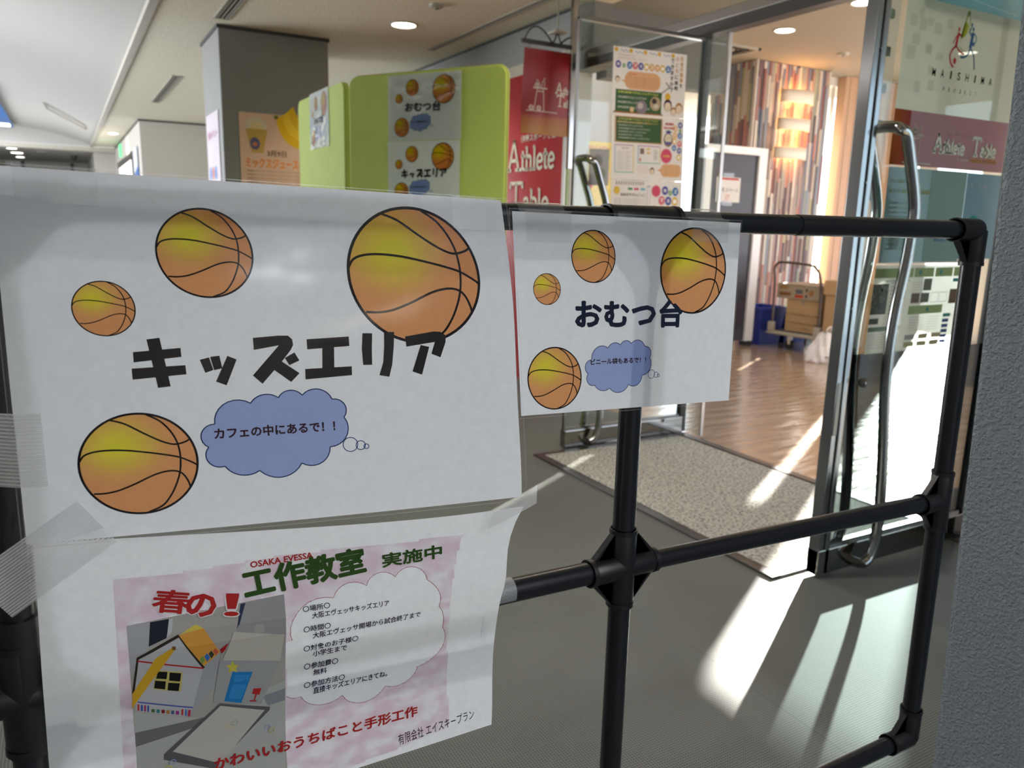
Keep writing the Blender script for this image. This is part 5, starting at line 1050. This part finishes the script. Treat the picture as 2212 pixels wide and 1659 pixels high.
for i in range(32): rest.box((6.515 + i * .0361 + .001, 6.424, 0), (6.515 + i * .0361 + .035, 6.44, zlow))
o = obj('strip_base', rest, WM[1], MC); o['kind'] = 'stuff'
obj('corner_bead', MB().box((6.500, 6.405, 0), (6.520, 6.44, 2.95)), WM[12], MC)
# second mosaic surface far behind the left door
mc2 = thing('mosaic_wall', 'low mosaic wall of upright wood strips seen behind the left glass door', 'wall', (5.5, 8.0, 0)); mc2['kind'] = 'structure'
obj('core', MB().box((4.75, 7.6, 0), (6.5, 7.8, 1.93)), 'cafe_wall', mc2); obj('top_board', MB().box((4.70, 7.55, 1.93), (6.52, 7.85, 1.96)), 'orange_wall', mc2)
k_ = 0
for i in range(24):
    x = 4.76 + i * .072; z = .5
    while z < 1.92:
        l = min(random.uniform(.35, .7), 1.925 - z); o = bpy.data.objects.new('strip', ume); COL.objects.link(o); o.parent = mc2
        o.location = Vector((x, 7.6 - random.uniform(.01, .02), z)) - Vector(mc2['base']); o.scale = (.070, .02, l - .003); o.material_slots[0].link = 'OBJECT'; o.material_slots[0].material = random.choice(WM); z += l
for zc, xc, w_, h_, tag_ in ((2.615, 7.115, .47, .135, 'topmost'), (2.325, 7.10, .46, .125, 'middle'), (2.02, 7.085, .46, .125, 'lowest')):
    t = thing('wall_lamp', 'curved white wall lamp on the mosaic column, %s of the three' % tag_, 'lamp', (xc, 6.41, zc), 'curved wall lamps on the mosaic column')
    sh_ = MB().grid(lambda u, v: (xc + w_ / 2 * math.cos(math.pi * (1 - u)), 6.408 - .115 * math.sin(math.pi * u) ** .6, zc + h_ * (.5 - v)), 20, 2)
    o = obj('shade', sh_, 'shade_white', t, smooth=True); md = o.modifiers.new('s', 'SOLIDIFY'); md.thickness = .006
    obj('bulb', MB().tube([(xc - .10, 6.37, zc - .01), (xc + .10, 6.37, zc - .01)], .012, 10), 'warm_bulb' if 'warm_bulb' in M else mat('warm_bulb', (1, .6, .3), .5, emit=(1.0, .50, .16), estr=10), t)
    lamp('lamp_light', 'POINT', (xc - .09, 6.365, zc), 1.3, (1.0, .50, .18), .02); lamp('lamp_light', 'POINT', (xc + .09, 6.365, zc), 1.3, (1.0, .50, .18), .02)

# ================================================================ nursing door with white frame
t = thing('door_3', 'charcoal door in a white frame with a paper notice', 'door', (5.8, 5.86, 0)); t['kind'] = 'structure'
obj('leaf', MB().box((5.45, 5.855, .06), (6.06, 5.895, 1.905)), 'door_charcoal', t)
obj('frame', MB().box((6.055, 5.83, .05), (6.165, 5.90, 1.975)).box((5.35, 5.83, 1.905), (6.055, 5.90, 1.975)).box((5.35, 5.83, .05), (5.44, 5.90, 1.905)), 'frame_white', t, bevel=.004)
obj('foot', MB().box((6.06, 5.83, 0), (6.16, 5.90, .05)), 'rubber', t); obj('foot', MB().box((5.36, 5.83, 0), (5.43, 5.90, .05)), 'rubber', t)
t, sh = sheet_thing('door_notice', 'white paper notice taped on the charcoal door', 'sign', flat((5.520, 5.848, 1.680), (.316, 0, 0), (.004, 0, -.236)), 316, 236, 'paper_plain')
ink = Ink(); ink.rect(20, 6, 292, 24, (.42, .05, .04), 1); ink.text('授乳スペース', (30, 140), (290, 140), 42, (.24, .20, .20), 1, .02); ink.ring(150, 190, 22, 26, 5, (.60, .25, .18), 2, 16); ink.line([(130, 205), (175, 165)], 6, (.62, .28, .2), 2); ink.build('notice_print', sh, 'ink_opaque')
for z_ in (1.70, 1.43): obj('tape', MB().box((5.60, 5.844, z_ - .02), (5.74, 5.846, z_ + .02)), 'tape_clear', t)

# ================================================================ platform trolley, boxes, bins, bag
PV = (6.25, 5.50, 0.0); ROT = math.radians(-82)
t = thing('platform_trolley', 'beige platform trolley with dark loop handle carrying cardboard boxes', 'trolley', PV)
def Q(s_, t_, z_): return (PV[0] + s_, PV[1] + t_, z_)
def bx(a, b): return MB().box(Q(*a), Q(*b))
obj('platform', bx((-.195, 0.0, .142), (.375, .88, .178)), 'trolley_beige', t, bevel=.016, smooth=True)
obj('bumper', bx((-.205, -.012, .150), (.385, .892, .168)), 'trolley_beige', t, bevel=.006)
obj('deck_mat', bx((-.165, .05, .176), (.345, .85, .184)), 'rubber', t)
hp = smooth([Q(-.165, .03, .17), Q(-.170, .03, .50), Q(-.180, .03, .72), Q(-.192, .03, .80), Q(-.165, .03, .858), Q(-.09, .03, .874), Q(.19, .03, .862), Q(.28, .03, .825), Q(.330, .03, .72), Q(.350, .03, .50), Q(.352, .03, .17)], 4)
obj('handle', MB().tube([Vector(p) for p in hp], .0125, 12), 'trolley_bar', t, smooth=True)
for x_ in (-.165, .352): obj('handle_bracket', bx((x_ - .035, .0, .176), (x_ + .03, .05, .27)), 'trolley_beige', t, bevel=.01)
for x_ in (.015, .30):
    for y_ in (.08, .76):
        c = obj('caster', MB().prism([Q(x_ - .03, y_, .142), Q(x_ + .03, y_, .142), Q(x_ + .012, y_, .05), Q(x_ - .012, y_, .05)], (0, .03, 0)), 'steel_brushed', t)
        obj('wheel', MB().tube([Q(x_, y_ + .004, .05), Q(x_, y_ + .026, .05)], .05, 20), 'rubber', c, smooth=True)
t.rotation_euler = (0, 0, ROT)
def carton(name, label, a, b, m='cardboard', group=None, prints=None, flap=False, cat='box'):
    a, b = Q(*a), Q(*b); t = thing(name, label, cat, PV, group); t.rotation_euler = (0, 0, ROT)
    obj('body', MB().box(a, b), m, t, bevel=.004)
    obj('packing_tape', MB().box(((a[0] + b[0]) / 2 - .025, a[1] - .001, b[2] - .05), ((a[0] + b[0]) / 2 + .025, b[1], b[2] + .001)), 'cardboard_grey', t)
    if prints:
        sh = Sheet(flat((a[0], a[1] - .0005, b[2]), (b[0] - a[0], 0, 0), (0, 0, a[2] - b[2])), 1000, 1000, 1, 1, .0008, t); ink = Ink(); prints(ink); ink.build('box_print', sh, 'ink_opaque', t)
    return t
def pr1(ink):
    ink.rect(60, 560, 330, 800, (.22, .10, .04), 1); ink.rect(60, 120, 250, 360, (.30, .17, .07), 1); ink.rect(440, 330, 600, 620, (.12, .12, .13), 1); ink.rect(430, 700, 620, 880, (.45, .05, .03), 1); ink.rect(670, 250, 715, 450, (.06, .06, .05), 1); ink.rect(670, 650, 715, 850, (.06, .06, .05), 1); ink.text('こだわりの野菜', (270, 130), (640, 140), 90, (.2, .14, .08), 1, .02); ink.ell(800, 520, 60, 220, (.30, .16, .08), 1)
def pr2(ink):
    for k in range(2): ink.text('天地無用取扱注意', (40, 480 + k * 260), (950, 500 + k * 260), 60, (.22, .13, .06), 1, .01)
    ink.text('水', (60, 900), (120, 900), 70, (.25, .15, .07), 1); ink.text('常温保存', (520, 900), (700, 900), 60, (.25, .15, .07), 1)
carton('cardboard_box', 'brown cardboard box standing on the trolley platform', (-.045, .075, .186), (.330, .48, .512), prints=pr2)
carton('cardboard_box', 'wide grey-brown printed box on top of the trolley stack', (-.160, .062, .514), (.320, .52, .662), 'cardboard_grey', prints=pr1)
carton('cardboard_box', 'tall plain box on the floor right of the trolley', (.405, .02, 0), (.90, .50, .590))
carton('cardboard_box', 'shallow open box lying on the tall box right of the trolley', (.392, .0, .592), (.90, .46, .730), 'cardboard')
for (x0, x1, y0, y1, h_, lb) in ((6.20, 6.56, 5.77, 6.12, .40, 'dark blue plastic bin behind the left end of the trolley'), (6.60, 6.98, 5.79, 6.12, .34, 'blue plastic bin behind the middle of the trolley')):
    t = thing('plastic_bin', lb, 'bin', ((x0 + x1) / 2, (y0 + y1) / 2, 0)); e = .035
    v = [(x0 + e, y0 + e, 0), (x1 - e, y0 + e, 0), (x1 - e, y1 - e, 0), (x0 + e, y1 - e, 0), (x0, y0, h_), (x1, y0, h_), (x1, y1, h_), (x0, y1, h_)]
    o = obj('body', MB().add(v, [(3, 2, 1, 0), (0, 1, 5, 4), (1, 2, 6, 5), (2, 3, 7, 6), (3, 0, 4, 7)]), 'blue_bin', t); md = o.modifiers.new('s', 'SOLIDIFY'); md.thickness = .006
    obj('rim', MB().box((x0 - .01, y0 - .01, h_ - .03), (x1 + .01, y0 + .006, h_)).box((x0 - .01, y1 - .006, h_ - .03), (x1 + .01, y1 + .01, h_)).box((x0 - .01, y0, h_ - .03), (x0 + .006, y1, h_)).box((x1 - .006, y0, h_ - .03), (x1 + .01, y1, h_)), 'blue_bin', t, bevel=.003)
t = thing('plastic_bin', 'pale blue lidded container low behind the trolley wheels', 'bin', (6.9, 6.0, 0))
obj('body', MB().box((7.02, 5.85, 0), (7.28, 6.12, .10)), 'teal_sheet', t, bevel=.01); obj('lid', MB().box((7.01, 5.84, .10), (7.29, 6.13, .12)), 'white_plastic', t, bevel=.005)
t = thing('shopping_bag', 'crumpled white plastic shopping bag on the wooden floor by the boxes', 'bag', (6.06, 4.86, 0))
def bagf(u, v):
    a = 2 * math.pi * u; k = 1 - v; r = (.155 * (1 - .62 * v ** 1.7)) * (1 + .10 * math.sin(7 * a + 5 * v) * v + .05 * math.sin(13 * a + 9 * v)); zz = .27 * v
    nz = noise.noise((math.cos(a) * 2.2, math.sin(a) * 2.2, v * 3)) * .028
    if v == 0: r = .145
    return (6.06 + .05 * v + (r + nz) * math.cos(a) * 1.10, 4.86 + (r + nz) * math.sin(a) * .85, zz + .004 * math.sin(5 * a) * v)
obj('body', MB().grid(bagf, 64, 20), 'bag_plastic', t, smooth=True)
obj('handle', MB().tube([Vector(p) for p in smooth([(6.07, 4.84, .26), (6.06, 4.83, .30), (6.10, 4.83, .325), (6.14, 4.85, .30), (6.13, 4.86, .26)], 4)], .006, 8), 'bag_plastic', t, smooth=True)
shb = Sheet(lambda u, v: Vector(bagf(.62 + .25 * u, .80 - .75 * v)) , 100, 100, 10, 10, .02, t)
ink = Ink(); ink.text('セ', (20, 62), (38, 62), 22, (.52, .14, .06), 1, .03); ink.text('ありがとう', (10, 80), (44, 80), 7, (.12, .10, .10), 1); ink.text('BAG', (40, 24), (60, 24), 8, (.3, .28, .3), 1)
# keep only soft marks on the bag
ink = Ink(); ink.ring(40, 50, 9, 12, 4, (.55, .22, .12), 1, 14); ink.rect(12, 76, 40, 80, (.2, .18, .18), 1); ink.rect(30, 88, 60, 93, (.35, .5, .35), 1); ink.build('bag_print', shb, 'ink_opaque', t, eps=.003)

# ================================================================ ceiling fittings
def vent(label, x0, x1, y0, y1, slats=2, z=2.60, group='linear ceiling vents'):
    t = thing('ceiling_vent', label, 'vent', ((x0 + x1) / 2, (y0 + y1) / 2, z), group)
    obj('slot', MB().box((x0 + .012, y0 + .012, z - .002), (x1 - .012, y1 - .012, z - .0005)), 'vent_dark', t)
    e = .014; obj('frame', MB().box((x0, y0, z - .008), (x0 + e, y1, z)).box((x1 - e, y0, z - .008), (x1, y1, z)).box((x0, y0, z - .008), (x1, y0 + e, z)).box((x0, y1 - e, z - .008), (x1, y1, z)), 'vent_frame', t)
    for k in range(slats): xx = x0 + (x1 - x0) * (k + 1) / (slats + 1); obj('slat', MB().box((xx - .0025, y0 + e, z - .007), (xx + .0025, y1 - e, z - .002)), 'vent_frame', t)
vent('long dark linear vent along the grey upper wall panels', 2.755, 2.815, 3.2, 6.45, 1)
vent('short two-slot vent beyond the grey column, left of it', 1.08, 1.18, 9.2, 11.5, 2)
vent('two-slot vent above the grey column at the top of the picture', 1.05, 1.16, 4.6, 6.38, 3)
def downlight(label, x, y, z, r, m='lamp_glow', e=18, col=(1.0, .92, .78), group='round recessed downlights', spot=True):
    t = thing('downlight', label, 'ceiling light', (x, y, z), group)
    n = 28; mb = MB(); vs = []
    for rr_, zz in ((r * 1.22, z - .001), (r * 1.20, z - .008), (r, z - .008), (r * .97, z - .001)): vs += [(x + rr_ * math.cos(2 * math.pi * k / n), y + rr_ * math.sin(2 * math.pi * k / n), zz) for k in range(n)]
    mb.add(vs, [(j * n + k, j * n + (k + 1) % n, (j + 1) * n + (k + 1) % n, (j + 1) * n + k) for j in range(3) for k in range(n)]); obj('trim_ring', mb, 'vent_frame', t, smooth=True)
    obj('lens', MB().add([(x + r * .97 * math.cos(2 * math.pi * k / n), y + r * .97 * math.sin(2 * math.pi * k / n), z - .003) for k in range(n)], [tuple(range(n))[::-1]]), m, t)
    if spot: lamp('downlight_beam', 'SPOT', (x, y, z - .03), e, col, .07, spot=125)
    return t
downlight('lit round downlight in the beige corridor ceiling above the green booth', 2.28, 5.78, 2.60, .088, e=22)
downlight('round downlight overhead near the glass doors, outside the picture', 2.0, 2.7, 2.60, .088, e=12)
downlight('added round downlight overhead between the barrier and the green booth', 1.0, 2.2, 2.60, .088, e=26, col=(1.0, .95, .86))  # added to light the booth front and the backs of the notices
downlight('added fill downlight overhead behind the viewpoint, near the stucco wall', .95, -.9, 2.60, .088, e=16, col=(.95, .97, 1.0))  # added to light the notices from the front
for x_, y_, l_ in ((2.28, 9.4, 'round downlight hidden behind the grey column and green booth'), (2.28, 12.2, 'round downlight hidden by the column, close to the grey wall block'), (.88, 16.5, 'small unlit fitting just left of the exit sign, given an added glow')): downlight(l_, x_, y_, 2.60, .088, e=26)  # last one is an unlit fitting; its glow and beam are added
downlight('lit downlight in the warm ceiling beyond the doors, lower of the two', 5.774, 5.396, 2.95, .085, e=9, col=(1, .90, .76))
downlight('downlight in the warm ceiling cut by the top edge, beyond the doors', 5.576, 4.435, 2.95, .085, e=9, col=(1, .90, .76))
for x_, y_, l_ in ((4.9, 2.4, 'nearest the fixed glass front'), (6.8, 3.0, 'nearest the window wall'), (4.9, 7.2, 'behind the square air outlet'), (7.9, 5.0, 'beside the orange wall')): downlight('out of view downlight in the warm ceiling, ' + l_, x_, y_, 2.95, .085, e=9, col=(1, .90, .76))
t = thing('smoke_detector', 'small round ceiling detector near the top edge, right of the downlight', 'detector', (2.26, 5.14, 2.60)); obj('body', MB().tube([(2.26, 5.14, 2.60), (2.26, 5.14, 2.585), (2.26, 5.14, 2.575)], [.05, .046, .03], 24), 'vent_frame', t, smooth=True); obj('sensor', MB().tube([(2.26, 5.14, 2.576), (2.26, 5.14, 2.568)], .014, 12), 'steel_dark', t)
t = thing('smoke_detector', 'small ceiling speaker in the warm ceiling beside the bright window', 'detector', (6.979, 5.723, 2.95)); obj('body', MB().tube([(6.979, 5.723, 2.95), (6.979, 5.723, 2.93)], [.06, .05], 24), 'vent_frame', t, smooth=True); obj('sensor', MB().tube([(6.979, 5.723, 2.93), (6.979, 5.723, 2.92)], .016, 12), 'steel_dark', t)
t = thing('air_outlet', 'square ceiling air outlet seen through the left glass door', 'air outlet', (5.9, 6.3, 2.95))
for k in range(3): e = .26 - k * .08; obj('vane', MB().box((5.9 - e, 6.3 - e, 2.93 + k * .004), (5.9 + e, 6.3 - e + .03, 2.95)).box((5.9 - e, 6.3 + e - .03, 2.93 + k * .004), (5.9 + e, 6.3 + e, 2.95)).box((5.9 - e, 6.3 - e, 2.93 + k * .004), (5.9 - e + .03, 6.3 + e, 2.95)).box((5.9 + e - .03, 6.3 - e, 2.93 + k * .004), (5.9 + e, 6.3 + e, 2.95)), 'vent_frame' if k % 2 == 0 else 'trim_dark', t)
def fill_panel(label, x, y, e):  # area lamp with a fixture body, added as front fill
    t = thing('fill_panel', label, 'ceiling light', (x, y, 2.60)); obj('frame', MB().box((x - .32, y - .32, 2.585), (x + .32, y + .32, 2.60)), 'white_plastic', t, bevel=.004); obj('diffuser', MB().box((x - .29, y - .29, 2.580), (x + .29, y + .29, 2.586)), 'lamp_glow_cool', t)
    lamp('fill_beam', 'AREA', (x, y, 2.57), e, (.93, .965, 1.0), .56)
fill_panel('added square fill panel behind the viewpoint, right of the pair', 1.0, -2.2, 8)
fill_panel('added square fill panel behind the viewpoint, left of the pair', -.2 + .95, -3.8, 8)
# vault fittings
t = thing('access_slot', 'slim rectangular slot fitting in the white vault', 'ceiling fitting', (.1, 15.6, 2.88))
def vp(x, y): return Vector((x, y, VZ(x) - .012))
fr = MB(); C4 = [vp(-.16, 14.8), vp(.42, 16.3), vp(.47, 17.0), vp(-.13, 15.5)]
for i in range(4): fr.tube([C4[i], C4[(i + 1) % 4]], .010, 6)
obj('frame', fr, 'ledge_beige', t)
t = thing('ceiling_screen', 'blue panel with a light strip set in the vault at the far left', 'ceiling panel', (-1.2, 17, 2.86)); obj('panel', MB().box((-1.7, 13.5, 2.855), (-.77, 19.7, 2.875)), 'sign_blue', t)
obj('light_strip', MB().box((-1.6, 19.0, 2.845), (-.82, 19.4, 2.855)), 'lamp_glow_cool', t)
for i, (x_, y_, c_) in enumerate(((-.905, 21.0, 1), (-.87, 22.5, 0), (-.877, 24.2, 1), (-1.25, 20.9, 1))):
    downlight('small lit downlight in the dim far ceiling, ' + ('first right of the leftmost', 'the yellowish middle one', 'the farthest', 'leftmost, cut by the picture edge')[i], x_, y_, 2.52, .13 if not c_ else .11, 'lamp_glow' if not c_ else 'lamp_glow_cool', spot=False)
t = thing('ceiling_speaker', 'small beige square fitting in the far corridor ceiling', 'ceiling fitting', (-.36, 21.7, 2.52)); obj('body', MB().box((-.45, 21.5, 2.505), (-.27, 21.9, 2.52)), 'ledge_beige', t, bevel=.004)
t = thing('camera_dome', 'small black dome hanging from the far corridor ceiling', 'camera', (.31, 22.3, 2.47)); obj('body', MB().tube([(.31, 22.3, 2.52), (.31, 22.3, 2.44), (.31, 22.3, 2.40)], [.07, .07, .03], 16), 'trim_dark', t, smooth=True)
struct('trim_9', MB().box((-1.3, 25.86, 2.1), (-.95, 25.9, 2.50)), 'frame_white', 'pale panel on the far end wall', 'trim')
struct('trim_10', MB().box((-.93, 25.87, 0), (-.85, 25.9, 2.50)).box((.25, 25.87, 0), (.33, 25.9, 2.50)), 'trim_dark', 'dark door jambs on the far end wall', 'trim')
# wall block left face: doorway, exit sign, blue poster
gl = thing('door_4', 'bright glazed entrance in the left face of the grey wall block', 'door', (1.09, 17.2, 0)); gl['kind'] = 'structure'
for k in range(4): obj('pane', MB().box((1.085, 15.4 + k * .95, .1), (1.095, 16.15 + k * .95, 2.10)), 'glow_pane' if 'glow_pane' in M else mat('glow_pane', (.8, .8, .78), .4, emit=(1, .95, .85), estr=.75), gl)  # door panes glow by their own emission to look bright
obj('frame', MB().box((1.07, 15.2, 2.10), (1.10, 19.3, 2.22)), 'steel_dark', gl); obj('frame', MB().box((1.07, 15.2, 0), (1.10, 15.4, 2.12)), 'steel_dark', gl)
t = thing('exit_sign', 'small green exit sign on the grey wall block', 'sign', (1.06, 18.3, 2.4)); obj('plate', MB().box((1.07, 18.1, 2.30), (1.09, 18.4, 2.54)), 'exit_green', t)
t, sh = sheet_thing('poster', 'tall blue and white poster on the corner of the grey wall block', 'poster', flat((1.085, 15.1, 2.24), (0, -.9, 0), (0, 0, -1.3)), 900, 1300, 'sign_blue'); ink = Ink(); ink.poly([(0, 0), (900, 0), (900, 300), (0, 420)], (.55, .55, .58), 1); ink.build('poster_print', sh, 'ink_opaque', eps=.004)
struct('trim_11', MB().box((3.01, 4.66, 0), (3.04, 4.70, 2.26)), 'steel_brushed', 'metal edge of the red sign wall', 'trim')

# ================================================================ unseen walls and added fill lamps
struct('wall_left', MB().box((-3.2, -5, 0), (-3.0, 7.5, 2.6)).box((-3.2, 7.5, 2.45), (-3.0, 19.5, 2.6)).box((-3.2, 7.5, 0), (-3.0, 19.5, .2)).box((-3.2, 19.5, 0), (-3.0, 26, 2.6)), 'wall_grey', 'wall with long window opening left of the picture', 'wall')
struct('wall_behind', MB().box((-3.2, -5.2, 0), (3.2, -5.0, 2.9)), 'wall_grey', 'wall behind the viewpoint', 'wall')
lamp('left_fill', 'AREA', (-2.9, 13.5, 1.2), 95, (.95, .97, 1.0), 2.0, rot=(0, math.radians(-125), 0), size_y=11)  # added area lamp brightening the far ceiling from the left opening
lamp('left_fill', 'AREA', (-2.9, 8.6, 1.35), 42, (.95, .97, 1.0), 2.0, rot=(0, math.radians(-92), math.radians(-48)), size_y=2.2)  # second added lamp, lights the notices from behind
lamp('vault_fill', 'AREA', (-2.3, 8, 2.64), 15, (1.0, .96, .88), .1, rot=(math.radians(180), math.radians(40), 0), size_y=21)  # unseen strip lamp added to brighten the vault

for o in bpy.data.objects:
    if 'base' in o: del o['base']
